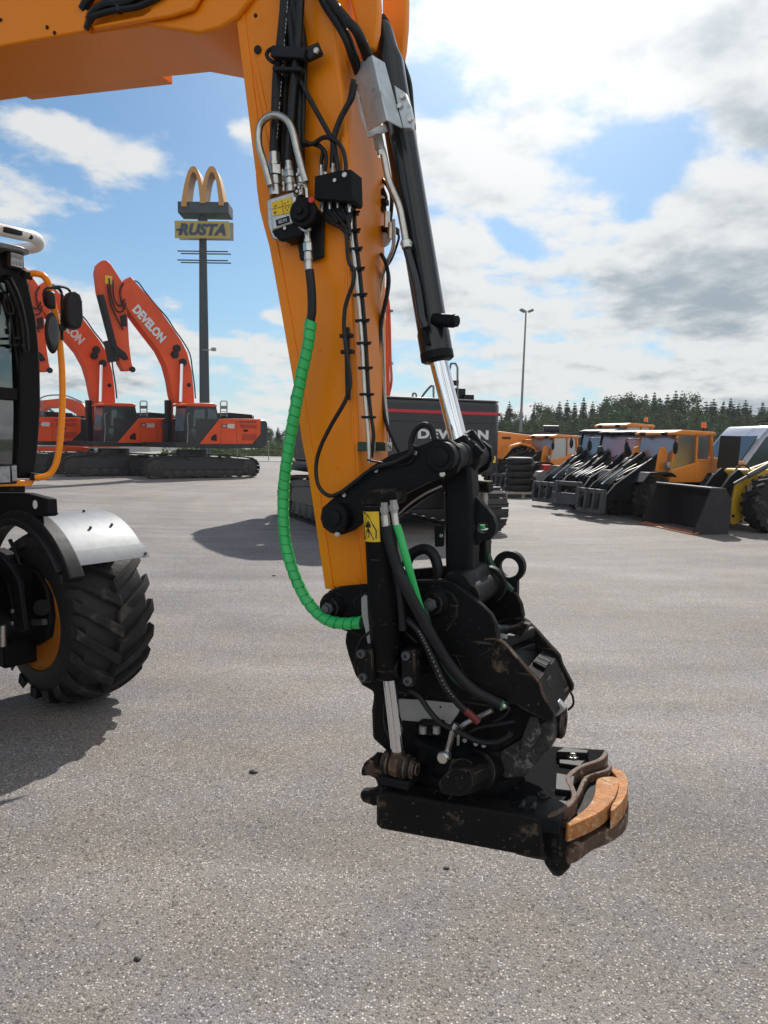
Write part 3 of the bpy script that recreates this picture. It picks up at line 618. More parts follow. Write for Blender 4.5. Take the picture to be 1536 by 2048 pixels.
m=MB(); a_=Y(755,272,-.075); b_=Y(761,302,-.075); m.cyl(a_,b_,.016,n=6); m.cyl(b_,Y(763,312,-.075),.0125,n=12); m.build('hex_fitting',ZINC,cyl)
for pts in ([(815,240),(826,262),(830,300),(824,312),(817,300),(808,262)],[(790,130),(806,142),(812,165),(806,178),(796,165)],[(803,120),(818,165),(823,215),(827,260)],[(765,32),(776,52),(777,90),(768,130)]):
    m=MB(); m.tube([Y(a,b,.06) for a,b in pts],.0085,10); m.build('return_line',HOSE if pts[0][0]!=815 else PIPE,cyl)
m=MB(); m.tube([Y(a,b,.05) for a,b in [(744,90),(758,100),(776,120),(790,150),(795,200)]],.022,12); m.build('cylinder_hose',HOSE,cyl)
# galvanised guard
P0,P1,P2=Y(702,132,-.085),Y(744,110,-.145),Y(770,125,-.085)
Q0,Q1,Q2=Y(735,262,-.085),Y(774,240,-.145),Y(806,256,-.085)
m=MB()
def slab(mb,a,b,c,d,t):
    n_=(b-a).cross(c-a).normalized()
    mb.prism3([a,b,c,d],[p+n_*t for p in (a,b,c,d)])
slab(m,P0,P1,Q1,Q0,.005)
gu=m.build('cylinder_guard',GALV,cyl,bevel=.0015)
m=MB(); slab(m,P1+V((.001,0,0)),P2,Q2,Q1+V((.001,0,0)),.005); m.build('guard_side',GALV,gu,bevel=.0015)
m=MB(); S=[Y(a,b,-.07) for a,b in [(706,160),(712,190),(718,225),(735,276),(775,262),(770,248),(738,258)]]; m.prism3(S,[p+V((0,.006,0)) for p in S]); m.build('guard_flange',GALV,gu,bevel=.0015)
m=MB(); S=[Y(a,b,-.08) for a,b in [(788,170),(810,185),(820,212),(826,238),(822,256),(806,256),(796,214)]]; m.prism3(S,[p+V((0,.02,0)) for p in S]); m.build('guard_bracket',GALV,gu,bevel=.002)
for (a,b) in ((806,194),(801,213),(822,240)):
    p=Y(a,b,-.08); m=MB(); m.disc(p,(.0,-1,0),.009,.010,n=6); m.build('guard_bolt',ZINC,gu)
for (a,b) in ((732,107),(706,128)):
    p=Y(a,b,-.09); m=MB(); m.cyl(p,p+V((-.004,0,.035)),.009,n=8); m.build('spout',ZINC,gu)
# ---- hoses on the arm side
def hose(name,pts,v,r,mat=HOSE,par=None,n=10,k=6):
    m=MB(); m.tube([Y(p[0],p[1],(p[2] if len(p)>2 else v)) for p in pts],r,n,True,k); return m.build(name,mat,par or ex)
V1=-.165
HB=[("supply_hose",[(574,-60),(570,20),(563,90),(556,150),(553,220),(550,290),(550,312)],.0165,-.175),
("supply_hose",[(604,-60),(600,20),(596,90),(589,160),(582,240),(578,300),(577,332)],.0125,-.19),
("supply_hose",[(590,-60),(585,40),(578,120),(570,190),(567,280),(566,350)],.010,-.155),
("supply_hose",[(566,-60),(590,20),(604,100),(600,170),(598,240),(598,330),(600,400)],.018,-.16),
("supply_hose",[(560,-60),(576,10),(588,90),(590,160)],.017,-.165),
("supply_hose",[(606,80),(610,150),(608,215),(606,280),(614,290),(631,287),(645,298),(643,322),(642,341)],.0058,-.17),
("pilot_hose",[(596,150),(606,172),(631,219),(655,262),(668,290),(672,312),(678,345)],.0075,-.18),
("pilot_hose",[(710,168),(704,195),(694,213),(680,240),(668,275),(666,305),(665,336)],.0085,-.17),
("pilot_hose",[(707,160),(698,205),(682,236),(672,262),(667,288)],.0075,-.155),
("pilot_hose",[(609,284),(625,288),(648,275),(672,282),(686,300),(691,323),(692,344)],.0062,-.19),
("pilot_hose",[(622,287),(640,294),(650,304),(652,322),(650,342)],.0058,-.18),
("cylinder_supply_hose",[(630,-40),(650,5),(676,45),(695,80),(706,112,-.14),(714,135,-.10),(724,165,-.05)],.0145,-.16),
("cylinder_supply_hose",[(642,-40),(662,0),(690,35),(712,62),(724,90,-.16),(733,115,-.12),(744,150,-.05)],.0125,-.18),
("cylinder_supply_hose",[(690,40),(712,58),(726,84,-.17),(737,108,-.13),(750,140,-.05)],.012,-.19)]
for nm,pts,r,v in HB: hose(nm,pts,v,r)
# printed line on thick hose
m=MB()
for i in range(34):
    t=i/34; a=V((573-22*t,-5+285*t)); 
    if i%5==4: continue
    p=Y(a.x+3,a.y,-.1925); q=Y(a.x+2.6,a.y+5.2,-.1925); m.bar(p,q,.0022,.001)
m.build('hose_marking',LGR,ex)
# saddle clamp around bundle
m=MB(); m.tube([Y(a,b,-.2) for a,b in [(548,126),(536,116),(534,106),(545,97),(565,98)]],.006); m.bar(Y(547,106,-.2),Y(613,110,-.2),.032,.03,up=(0,1,0)); m.bar(Y(549,140,-.2),Y(607,142,-.2),.012,.028,up=(0,1,0)); m.bar(Y(612,112,-.19),Y(642,98,-.17),.02,.035); m.build('hose_clamp',PLAS,ex,bevel=.004)
m=MB(); m.disc(Y(634,103,-.19),(0,-1,0),.009,.008,n=6); m.build('clamp_bolt',ZINC,ex)
# fittings on thick hoses
def fitting(path,v,name='hose_fitting',mat=ZINC):
    m=MB(); a=Y(*path[0],v); b=Y(*path[1],v); d=(b-a); L_=d.length; k=path[2]
    m.lathe(a,d,[(0,k*.8),(L_*.22,k*.8),(L_*.22,k*.95),(L_*.30,k*.95)],18)
    m.lathe(a+d*.30,d,[(0,k*.9),(.002,k*1.15),(L_*.22,k*1.15),(L_*.23,k*.9)],6)
    m.lathe(a+d*.55,d,[(0,k*.95),(L_*.08,k*.95),(L_*.08,k*1.05),(L_*.2,k*1.05),(L_*.2,k*.85),(L_*.27,k*.85),(L_*.27,k*1.),(L_*.45,k*1.)],18)
    return m.build(name,mat,ex,smooth=35)
fitting(((549,306),(552,392),.020),-.178); fitting(((577,323),(582,384),.0135),-.192); fitting(((566,340),(568,384),.009),-.16); fitting(((598,338),(602,392),.010),-.17)
# U shaped steel guard loop
hose('hose_guard_loop',[(541,372),(530,330),(518,290),(519,255),(532,236),(551,230),(571,238),(584,258),(594,300),(606,345),(612,365)],-.215,.0105,PIPE,n=12)
# ---- quick coupler block with labels
q=[Y(a,b,-.205) for a,b in [(538,397),(586,383),(597,441),(544,461)]]
m=MB(); m.prism3(q,[p+V((0,.06,0)) for p in q]); blk=m.build('coupler_block',ZINC,ex,bevel=.004)
m=MB(); q=[Y(a,b,-.200) for a,b in [(542,461),(598,441),(604,470),(590,474),(580,478),(560,482),(548,472)]]; m.prism3(q,[p+V((0,.06,0)) for p in q]); m.build('coupler_lower_body',BLK2,blk,bevel=.004)
def labelquad(mb,pts,v,t=.0015): 
    q=[Y(a,b,v) for a,b in pts]; mb.prism3(q,[p+V((0,t,0)) for p in q])
m=MB(); labelquad(m,[(543,405),(582,393),(586,424),(546,432)],-.2075,.002); yl=m.build('warning_label',YLB,blk)
m=MB()
for (a,b,c_,d_) in ((543.5,418.5,584,408.3),(563.5,400,567,428)): m.bar(Y(a,b,-.2080),Y(c_,d_,-.2080),.0011,.0006,up=(0,1,0))
for (x,y) in ((550,413),(552,411),(570,407),(576,404),(549,425),(552,424),(550,427),(571,416),(575,420),(578,414)): m.ball(Y(x,y,-.2080),.0022,6,(1,.2,1))
m.build('pictograms',PLAS,yl)
m=MB(); labelquad(m,[(551,440),(577,431.5),(579,443),(553,452)],-.2075,.002); pl_=m.build('name_plate',PLAS,blk)
a=Y(551,440,-.208);b=Y(577,431.5,-.208); xd=(a-b).normalized(); c_=Y(565,441.8,-.2082)
m=MB(); up=V((0,-1,0)).cross(xd); m.text('FASTER',c_,xd,up if up.z<0 else -up,.030,.010,.0006,.0); m.build('lettering',LGR,pl_,smooth=0)
d0=Y(611,428,-.19); m=MB(); m.disc(d0,(.1,-1,0),.042,.022); m.lathe(d0+V((0,-.022,0)),(.1,-1,0),[(0,.030),(.012,.026),(.012,.012),(.02,.010)],20); m.build('lever_hub',BLK2,blk)
m=MB(); m.tube([Y(a,b,-.20) for a,b in [(590,395),(588,420),(596,448),(610,462),(622,458)]],.0045); m.tube([Y(a,b,-.20) for a,b in [(598,372),(606,368),(612,376),(614,396)]],.005); m.build('lever_ring',ZINC,blk)
m=MB(); m.disc(Y(624,401,-.215),(0,-1,0),.0085,.008); m.build('red_cap',REDK,blk)
m=MB()
for (a,b) in ((593,372),(600,376),(596,384),(604,388),(597,350)): m.disc(Y(a,b,-.2),(0,-1,0),.005,.008,n=6); m.cut()
m.disc(Y(571,457,-.2),(0,-1,0),.006,.006,n=6); m.each('coupler_bolt',ZINC,blk)
m=MB(); q=[Y(a,b,-.135) for a,b in [(590,400),(640,420),(650,440),(650,515),(628,524),(603,522),(596,470)]]; m.prism3(q,[p+V((0,-.012,0)) for p in q]); m.build('backing_plate',PLAS,ex,bevel=.004)
m=MB(); q=[Y(a,b,-.19) for a,b in [(533,400),(541,395),(549,462),(575,480),(566,484),(545,478),(535,450)]]; m.prism3(q,[p+V((0,.04,0)) for p in q]); m.build('coupler_shell',ZINC,blk,bevel=.004)
fitting(((614,462),(618,540),.0125),-.18)
# ---- black valve block
m=MB(); q=[Y(a,b,-.205) for a,b in [(629,352),(671,342),(702,338),(704,398),(700,404),(660,400),(628,398)]]; m.prism3(q,[p+V((0,.07,0)) for p in q]); vb=m.build('valve_block',BLK2,ex,bevel=.003)
m=MB()
for (a,b,d_) in ((642,353,1),(650,352,1),(666,350,1),(692,347,1),(644,401,-1),(660,396,-1),(676,393,-1),(699,402,-1)):
    p=Y(a,b,-.175); m.cyl(p,p+V((0,0,.020*d_)),.0062,n=6); m.cyl(p+V((0,0,.018*d_)),p+V((0,0,.032*d_)),.0045,n=10); m.cut()
m.disc(Y(670,361,-.206),(0,-1,0),.006,.004,n=6); m.cut(); m.disc(Y(692,352,-.2),(0,-1,0),.008,.012,n=8); m.each('block_fitting',ZINC,vb)
m=MB(); q=[Y(a,b,-.165) for a,b in [(640,398),(700,398),(694,440),(660,448),(645,440)]]; m.prism3(q,[p+V((0,.03,0)) for p in q]); m.build('block_foot',PLAS,vb,bevel=.003)
# hoses dropping from block
for pts,r in (([(645,405),(650,425),(668,446),(690,462),(697,480)],.0055),([(661,402),(670,425),(686,446),(697,468)],.0055),([(676,398),(686,420),(697,445),(700,470)],.006),([(648,405),(655,440),(680,455),(694,470)],.004)): hose('pilot_hose',pts,-.165,r)
SP=[(699,405),(701,430),(703,470),(708,510),(713,555),(719,620),(723,668),(726,720),(729,780),(733,830),(737,880),(739,925)]
hose('drain_pipe',SP,-.128,.0068,PIPE,n=12)
hose('drain_hose',[(a+8,b) for a,b in SP[:-3]]+[(742,830),(747,870),(743,915)],-.120,.0058)
hose('drain_hose',[(693,470),(697,520),(708,541),(706,567),(697,592),(690,618),(688,656),(692,694),(698,740),(700,770),(690,803),(662,851),(640,897),(632,935),(637,971),(657,991),(681,985),(712,962),(745,938),(790,925),(820,908),(828,890)],-.185,.0063)
m=MB()
for i in range(1,11):
    t=i/11*(len(SP)-2); j=int(t); f_=t-j; a=SP[j][0]*(1-f_)+SP[j+1][0]*f_; b=SP[j][1]*(1-f_)+SP[j+1][1]*f_
    p=Y(a+3,b,-.124); m.bar(p+V((0,0,-.004)),p+V((0,0,.004)),.036,.022,up=(0,1,0)); m.bar(p+V((.016,-.005,0)),p+V((.03,-.012,0)),.006,.006); m.cut()
m.each('zip_tie',PLAS,ex)
m=MB(); q=[Y(a,b,-.13) for a,b in [(690,655),(700,655),(702,800),(693,800)]]; m.prism3(q,[p+V((0,-.008,0)) for p in q])
for (a,b) in ((688,672),(690,704)): p=Y(a,b,-.155); m.bar(p+V((-.012,0,0)),p+V((.03,0,0)),.016,.012)
m.build('hose_bracket',PLAS,ex,bevel=.002)
for (a,b,v) in ((732,893,-.11),(766,893,.02)):
    p=Y(a,b,v); m=MB(); m.box(p.x-.020,p.x+.016,p.y-.018,p.y+.020,p.z-.014,p.z+.014); cl=m.build('pipe_clamp_block',GCL,ex,bevel=.002)
    m=MB(); m.box(p.x+.0165,p.x+.022,p.y-.018,p.y+.02,p.z-.014,p.z+.014); m.disc(p+V((.022,-.004,.004)),(1,0,0),.005,.004,n=6); m.disc(p+V((.022,.010,-.003)),(1,0,0),.005,.004,n=6); m.build('clamp_plate',ZINC,cl)
def fhose(name,pts,v,r,mat=HOSE):
    m=MB(); m.tube([Y(a,b,v)+V((.012,0,0)) for a,b in pts],r,10); return m.build(name,mat,ex)
# hoses on arm front/far edge
fhose('front_pipe',[(780,440),(781,470),(779,498),(768,525),(756,562),(752,618),(757,668),(760,740),(763,800),(768,850),(772,885)],.085,.0065,PIPE)
fhose('front_hose',[(755,508),(764,525),(771,560),(766,600),(757,640),(752,700),(754,760),(757,800),(766,846),(780,880),(792,905)],.075,.0065)
fhose('front_hose',[(758,512),(768,538),(768,580),(760,620),(752,660),(750,720)],.065,.006)
fhose('front_hose',[(757,360),(768,372),(776,392),(776,420),(772,452)],.11,.0065); fhose('front_hose',[(759,378),(766,398),(762,418)],.11,.0055); fhose('front_hose',[(774,455),(790,470),(788,488),(776,520),(762,540)],.12,.004,HOSE)
m=MB(); m.disc(Y(768,478,.12),(0,-1,0),.028,.012,.3); m.build('silver_disc',GALV,ex)
m=MB()
for (a,b) in ((757,387),(760,420),(765,405),(775,458),(786,462)): p=Y(a,b,.11); m.bar(p+V((-.018,0,0)),p+V((.018,0,0)),.03,.018); m.cut()
m.each('front_clamp',BLK2,ex,bevel=.003)
for (a,b) in ((774,440),(782,462)): 
    p=Y(a,b,.1); m=MB(); m.cyl(p+V((0,0,-.025)),p+V((0,0,.025)),.011,n=8); m.build('front_fitting',ZINC,ex)
# paint chips on the arm front
for (a,b) in ((738,700),(741,704),(744,712),(712,735),(710,765)):
    h=hwp(a,b)
m=MB(); 
# ---- green spiral wrapped hose
GP=[(622,640),(616,690),(603,750),(594,800),(585,850),(577,900),(570,950),(567,1000),(567,1040),(571,1085),(582,1130),(598,1172),(618,1207),(640,1231),(665,1244),(695,1247),(728,1244)]
hose('feed_hose',[(619,540),(623,580),(624,620),(621,645)]+GP[1:]+[(745,1243)],-.205,.0135)
path=catmull([Y(a,b,-.205) for a,b in GP],40)
cum=[0]
for i in range(1,len(path)): cum.append(cum[-1]+(path[i]-path[i-1]).length)
def at(s):
    s=max(0,min(cum[-1]-1e-6,s)); 
    import bisect
    i=bisect.bisect_right(cum,s)-1; f=(s-cum[i])/(cum[i+1]-cum[i]); return path[i].lerp(path[i+1],f)
m=MB(); s=0; seg=.0285; rings=[]; n=18
while s<cum[-1]-.01:
    e=min(s+seg-.0022,cum[-1]); d=(at(e)-at(s)).normalized(); side=d.cross(V((0,1,0))).normalized(); jit=random.uniform(-.0006,.0008)
    for (pos,r_) in ((s,.0148),(s+.0008,.0174),(s+(e-s)*.5,.0181+jit),(e-.0008,.0188+jit),(e,.0148)):
        c_=at(pos); ring=[]; dd=(at(pos+.004)-at(pos-.004)).normalized(); aa=side-dd*side.dot(dd); aa.normalize(); bb=dd.cross(aa)
        for j in range(n):
            q=2*pi*j/n; ring.append(c_+(aa*cos(q)+bb*sin(q))*r_+dd*.0045*cos(q))   # slanted winding
        rings.append(ring)
    s+=seg
fs=[tuple(range(n))[::-1],tuple((len(rings)-1)*n+j for j in range(n))]
for k in range(len(rings)-1):
    for j in range(n): fs.append((k*n+j,k*n+(j+1)%n,(k+1)*n+(j+1)%n,(k+1)*n+j))
m.add([p for r_ in rings for p in r_],fs)
m.build('spiral_hose_wrap',GRN,ex,smooth=50)
# ---- side links
def doubleplate(name,pts,holes,v0,t,mat=BLK2,par=None):
    o=None
    prof=E.ys(pts,v0); hl=[]
    for (a,b,r) in holes: c_=E.y(a,b,v0); hl.append(ringp(c_,r,20))
    for k,(a,b) in enumerate(((v0,v0+t),(-v0-t,-v0))):
        m=MB(); m.prism(prof,a,b,holes=hl); o=m.build(name,mat,par or ex,bevel=.003,smooth=30)
    return prof
lk=[(640,1037),(644,1016),(658,1003),(690,975),(740,934),(780,910),(835,893),(870,878),(900,880),(918,895),(922,920),(912,945),(890,957),(860,962),(815,985),(770,1012),(735,1037),(702,1062),(682,1070),(660,1066),(646,1055)]
doubleplate('side_link',lk,[],-.165,.028)
def pin(px,py,v0,v1,r,rc,name='pin'):
    a=E.y(px,py,v0); m=MB(); m.cyl((a[0],v0,a[1]),(a[0],v1,a[1]),r,n=32); p=m.build(name,BLK2,ex)
    return V((a[0],v0,a[1]))
def collar(px,py,v0,w,r,ri,name='pin_collar',mat=BLK2,par=None):
    a=E.y(px,py,v0); c_=V((a[0],v0,a[1])); m=MB(); ch=.004
    m.lathe(c_,(0,1,0),[(0,ri),(-.0,r-ch),(ch,r),(w,r)],36); m.lathe(c_+V((0,.004,0)),(0,1,0),[(0,ri+.0008),(.0,ri-.002),(-.012,ri-.003),(-.014,ri-.008),(-.014,0)],32)
    return m.build(name,mat,par or ex,smooth=30)
collar(668,1036,-.205,.04,.043,.027); collar(666,1036,.14,.045,.043,.027); pin(668,1036,-.19,.18,.026,.04,'link_pin')
collar(880,914,-.205,.045,.043,.029); collar(880,914,.165,.045,.043,.029); 
a=E.y(880,914,-.205); m=MB(); m.lathe((a[0],-.17,a[1]),(0,1,0),[(0,.040),(.10,.040),(.105,.043),(.16,.043),(.165,.034),(.18,.034),(.185,.040),(.33,.040)],36); m.build('link_barrel',BLK2,ex,smooth=30)
m=MB(); c_=V((a[0],-.03,a[1])); e2=e; m.bar(Y(915,880,0.),V((a[0]+.005,0,a[1])),.07,.075,w1=.075,h1=.085); m.disc(c_+V((0,0,0)),(0,1,0),.058,.06); m.build('rod_eye',BLK2,cyl,bevel=.008)
m=MB(); m.bar(Y(932,868,.02),Y(958,905,.03),.03,.05); m.bar(Y(945,895,-.02),Y(962,912,-.02),.02,.03); m.build('grease_guard',BLK2,ex,bevel=.004)
for (a,b) in ((676,1068),(886,948)):
    p=Y(a,b,-.19); m=MB(); m.disc(p,(0,-1,0),.009,.008,n=6); m.build('locking_bolt',ZINC,ex)
for (a,b) in ((831,906),(753,941),(689,990)):
    p=Y(a,b,-.168); m=MB(); m.disc(p,(0,-1,0),.0065,.005); m.build('clip_bolt',ZINC,ex)
# bucket link bar with lifting eye
bl=[(884,930),(888,1000),(889,1100),(890,1165),(944,1165),(943,1120),(945,1020),(940,930)]
m=MB(); prof=E.ys(bl,-.055); m.prism(prof,-.055,.03); 
bk=m.build('bucket_link',BLK2,ex,bevel=.012,seg=3)
eye=[(936,950),(943,975),(952,995),(972,1015),(986,1033),(992,1052),(989,1068),(978,1080),(960,1084),(945,1096),(930,1100),(930,950)]
c_=E.y(965,1055,-.02); m=MB(); m.prism(E.ys(eye,-.02),-.02,.012,holes=[ringp(c_,.0175,20)]); m.build('lifting_eye',BLK2,bk,bevel=.005)
m=MB(); q=[Y(a,b,-.06) for a,b in [(873,1050),(888,1049),(889,1092),(874,1092)]]; m.prism3(q,[p+V((0,-.02,0)) for p in q]); m.build('stop_block',BLK2,bk,bevel=.002)
m=MB(); m.disc(Y(883,1071,-.082),(0,-1,0),.006,.006,n=6); m.build('block_bolt',ZINC,bk)
m=MB(); a=E.y(915,1175,-.11); m.lathe((a[0],-.13,a[1]),(0,1,0),[(0,.046),(.02,.05),(.22,.05),(.235,.046)],32); m.build('lower_barrel',BLK2,bk)
hose('wrapped_hose',[(824,905),(822,885),(830,862),(848,849),(864,858),(870,880),(885,885),(900,883)],-.14,.0085,PLAS)
hose('thin_hose_and_highlight',[(790,992),(820,976),(850,964),(882,956)],-.10,.003,GREY); hose('thin_hose_and_highlight',[(798,1028),(820,1008),(850,988),(884,972)],-.10,.003,GREY)  # two pale grey strands standing in for highlighted edges
hose('thin_hose_and_highlight',[(735,920),(760,925),(795,931),(820,925),(830,910)],-.172,.003,HOSE)
m=MB(); q=[Y(a,b,.10) for a,b in [(955,1060),(972,1060),(972,1165),(955,1165)]]; m.prism3(q,[p+V((0,.06,0)) for p in q]); m.build('far_tie',BLK2,ex,bevel=.004)
# ================= cab, chassis
UF=E.w2l(dep(82,730,5.0)).x
def X(px,py,u=UF): return E.X3(px,py,u)
def px_prism(mb,pts,u0,u1): A_=[X(a,b,u0) for a,b in pts]; mb.prism3(A_,[V((u1,p.y,p.z)) for p in A_])
rt=[(50,540),(57,559),(66,600),(74,638),(79,690),(82,730),(83,810),(80,860),(77,900),(70,957)]; lf=[(36,957),(38,940),(40,870),(42,790),(42,770),(40,704),(34,625),(24,567),(14,540)]
ptop=X(50,540);pbot=X(70,957); vR=X(80,780).y; vL=vR-1.15; zt,zb_=ptop.z,pbot.z
za=X(20,775).z; zb2=X(20,800).z
cab=MB(); cab.box(UF-1.65,UF-1.55,vL,vR-.06,zb_,zt); cabo=cab.build('cab',BLK2,ex,bevel=.012)
cab=MB(); px_prism(cab,rt+lf,UF,UF-.12); cab.build('door_pillar',BLK2,cabo,bevel=.02,seg=4)
cab=MB()
for q_ in ((UF-.12,UF-.01,vL,vR-.22,zb_-.02,zb_+.07),(UF-.12,UF-.01,vL,vL+.09,zb_+.075,zt-.045),(UF-1.6,UF-.02,vL,vR-.1,zt-.04,zt+.06),(UF-1.6,UF-.05,vL,vR-.1,zb_-.1,zb_-.021),(UF-.16,UF-.121,vR-.10,vR-.06,zb_,zt),(UF-1.56,UF-1.5,vR-.10,vR-.06,zb_,zt-.05),(UF-.08,UF-.015,vL+.095,vR-.16,zb2,za)): cab.box(*q_); cab.cut()
cab.each('cab_frame_member',BLK2,cabo,bevel=.01)
m=MB(); m.box(UF-.05,UF-.042,vL+.05,vR-.18,za,zt); m.build('windscreen',GLS,cabo); m=MB(); m.box(UF-.05,UF-.042,vL+.05,vR-.18,zb_,zb2); m.build('lower_window',GLD,cabo)
m=MB(); m.box(UF-1.5,UF-.12,vL+.004,vL+.012,zb_,zt-.05); m.cut(); m.box(UF-1.5,UF-.18,vR-.085,vR-.079,zb_,zt-.05); m.each('side_window',GLD,cabo)
m=MB(); cy=(vL+vR)/2; m.box(UF-1.15,UF-.65,cy-.25,cy+.25,zb_+.25,zb_+.42); m.box(UF-1.22,UF-1.08,cy-.24,cy+.24,zb_+.4,zb_+1.15); m.box(UF-.9,UF-.6,cy+.3,cy+.4,zb_+.3,zb_+.6); m.build('operator_seat',SEAT,cabo,bevel=.04)
m=MB(); m.tube([X(a,b,UF-.03) for a,b in [(5,585),(14,600),(22,640),(30,690),(38,750)]],.008); m.build('wiper',PLAS,cabo)
m=MB(); m.tube([X(a,b,UF+.02) for a,b in [(10,590),(8,605),(14,625),(24,628),(26,615),(16,592),(10,590)]],.006); m.build('grab_loop',PLAS,cabo)
m=MB()
for (b) in (676,690): m.bar(X(24,b,UF+.01),X(38,b,UF+.01),.03,.016)
m.disc(X(42,692,UF+.02),(1,0,0),.012,.02); m.build('hinge',PLAS,cabo)
hose('cab_hose',[]or [(0,0),(1,1)],0,.001) if False else None
for pts in ([(12,560),(30,600),(44,650),(48,700),(50,700)],[(20,555),(40,600),(52,655),(56,700)]):
    m=MB(); m.tube([X(a,b,UF+.02) for a,b in pts],.011); m.build('door_seal',HOSE,cabo)
# roof guard and lights
def zz(px,py,du=0.): return X(px,py,UF+du)
m=MB(); m.tube([zz(-60,446,.25),zz(0,459,.25),zz(40,468,.25),zz(66,474,.22),zz(77,484,.15),zz(70,494,.02),zz(40,498,-.2),zz(0,500,-.4),zz(-50,503,-.6)],.038,14); rg=m.build('roof_guard',WHT,cabo)
pA=zz(22,463,.29); m=MB(); m.bar(zz(6,459,.285),zz(40,467,.285),.03,.05,up=(1,0,0)); m.build('guard_badge',PLAS,rg,bevel=.004)
m=MB(); m.disc(zz(60,474,.27),(1,-.2,0),.016,.01); m.build('guard_bolt',PLAS,rg)
m=MB(); q=[zz(-60,500,-.1),zz(0,484,.1),zz(40,492,.1),zz(58,500,.05),zz(30,508,-.1),zz(-40,512,-.3)]; m.prism3(q,[p+V((0,0,-.03)) for p in q]); m.build('guard_mesh',ALU,rg,bevel=.004)
m=MB(); q=[zz(-40,520),zz(0,508),zz(25,500),zz(48,508),zz(50,540),zz(20,548),zz(-40,560)]; m.prism3(q,[V((p.x-.3,p.y,p.z)) for p in q]); m.build('roof_front',PLAS,cabo,bevel=.01)
c_=zz(34,521,.05); m=MB(); m.box(c_.x-.06,c_.x,c_.y-.065,c_.y+.055,c_.z-.055,c_.z+.06); wl=m.build('work_light',PLAS,cabo,bevel=.008); m=MB(); m.box(c_.x+.001,c_.x+.008,c_.y-.050,c_.y+.042,c_.z-.045,c_.z+.045)
wo=m.build('light_lens',LENS,wl,bevel=.003)
m=MB()
for j in (-1,0,1):
    for k in (-.5,.5): m.disc(c_+V((.008,-.004+j*.028,k*.04)),(1,0,0),.011,.003); m.cut()
m.each('light_cell',GREY,wl)
m=MB(); m.bar(zz(48,546,.05),zz(58,552,.1),.06,.05); m.bar(zz(60,952,.02),zz(80,955,.06),.06,.05); m.build('rail_mount',PLAS,cabo,bevel=.005)
m=MB(); m.tube([zz(a,b,d) for a,b,d in [(57,548,.08),(72,547,.12),(87,552,.14),(97,568,.15),(104,600,.15),(113,645,.15),(120,690,.15),(124,740,.15),(125,800,.15),(122,860,.15),(117,905,.15),(110,932,.14),(98,949,.12),(80,955,.1),(70,956,.08)]],.0215,14); m.build('yellow_handrail',AMBER2,cabo)
m=MB(); m.tube([zz(a,b,.2) for a,b in [(92,612),(88,598),(88,584),(95,576),(110,576),(121,580),(124,600),(124,660)]],.009); m.tube([zz(a,b,.2) for a,b in [(105,574),(120,573),(136,578),(144,592),(149,610),(146,628)]],.009); m.tube([zz(124,600,.2),zz(124,680,.2)],.011,8,False)
m.bar(zz(113,655,.2),zz(127,655,.2),.05,.04); m.tube([zz(140,612,.2),zz(158,604,.2)],.008,8,False); m.disc(zz(150,608,.2),(1,0,0),.02,.03); m.build('mirror_bracket',PLAS,cabo)
m=MB(); q=[zz(a,b,.20) for a,b in [(122,600),(128,588),(138,583),(147,588),(152,604),(154,640),(150,656),(140,661),(128,657),(120,640)]]; m.prism3(q,[p+V((.07,0,0)) for p in q]); mi=m.build('side_mirror',PLAS,cabo,bevel=.03,seg=5,smooth=60)
m=MB(); c_=zz(104,666,.26); m.ball(c_,.09,28,(.30,.60,1.5)); m2=m.build('side_mirror',PLAS,cabo); m=MB(); m.ball(c_+V((.022,-.004,0)),.074,24,(.1,.60,1.5)); m.build('mirror_glass',MIRR,m2)
m=MB(); c_=zz(100,600,.22); m.box(c_.x-.02,c_.x+.03,c_.y-.03,c_.y+.03,c_.z-.06,c_.z+.06); m.build('mirror_foot',PLAS,cabo,bevel=.02)
# headlight and lower ledge
c0_=X(-30,930,UF+.06); c1_=X(38,968,UF+.06); m=MB(); m.box(UF-.05,UF+.05,c0_.y,c1_.y,c1_.z,c0_.z); hl=m.build('headlight',PLAS,cabo,bevel=.012)
m=MB(); m.box(UF+.0505,UF+.058,c0_.y+.01,c1_.y-.06,c1_.z+.014,c0_.z-.012); m.box(UF+.0505,UF+.056,c1_.y-.045,c1_.y-.008,c1_.z+.02,c0_.z-.01); m.build('light_lens',LENS,hl,bevel=.004)
q=[X(a,b,UF+.04) for a,b in [(-120,960),(70,961),(64,972),(-120,975)]]; m=MB(); m.prism3(q,[V((p.x-1.7,p.y,p.z)) for p in q]); m.build('cab_sill',AMBER2,ex,bevel=.004)
m=MB(); m.disc(X(22,974,UF+.03),(0,0,-1),.014,.02); m.build('sill_bolt',PLAS,ex)
# upper house and chassis in machine frame
m=MB(); m.box(UF-3.3,UF-1.7,-.9,vR+.0,1.35,2.35); m.box(UF-2.2,UF-.2,-.7,-.05,1.35,2.0); m.build('engine_house',AMBER,ex,bevel=.05)
m=MB(); m.box(UF-3.7,UF-3.31,-.95,vR+.05,1.2,2.2); m.build('counterweight',BLK2,ex,bevel=.08)
m=MB(); m.box(UF-3.2,UF-.3,-.6,vR-.2,1.12,1.335); m.build('slew_platform',BLK2,ex,bevel=.02)
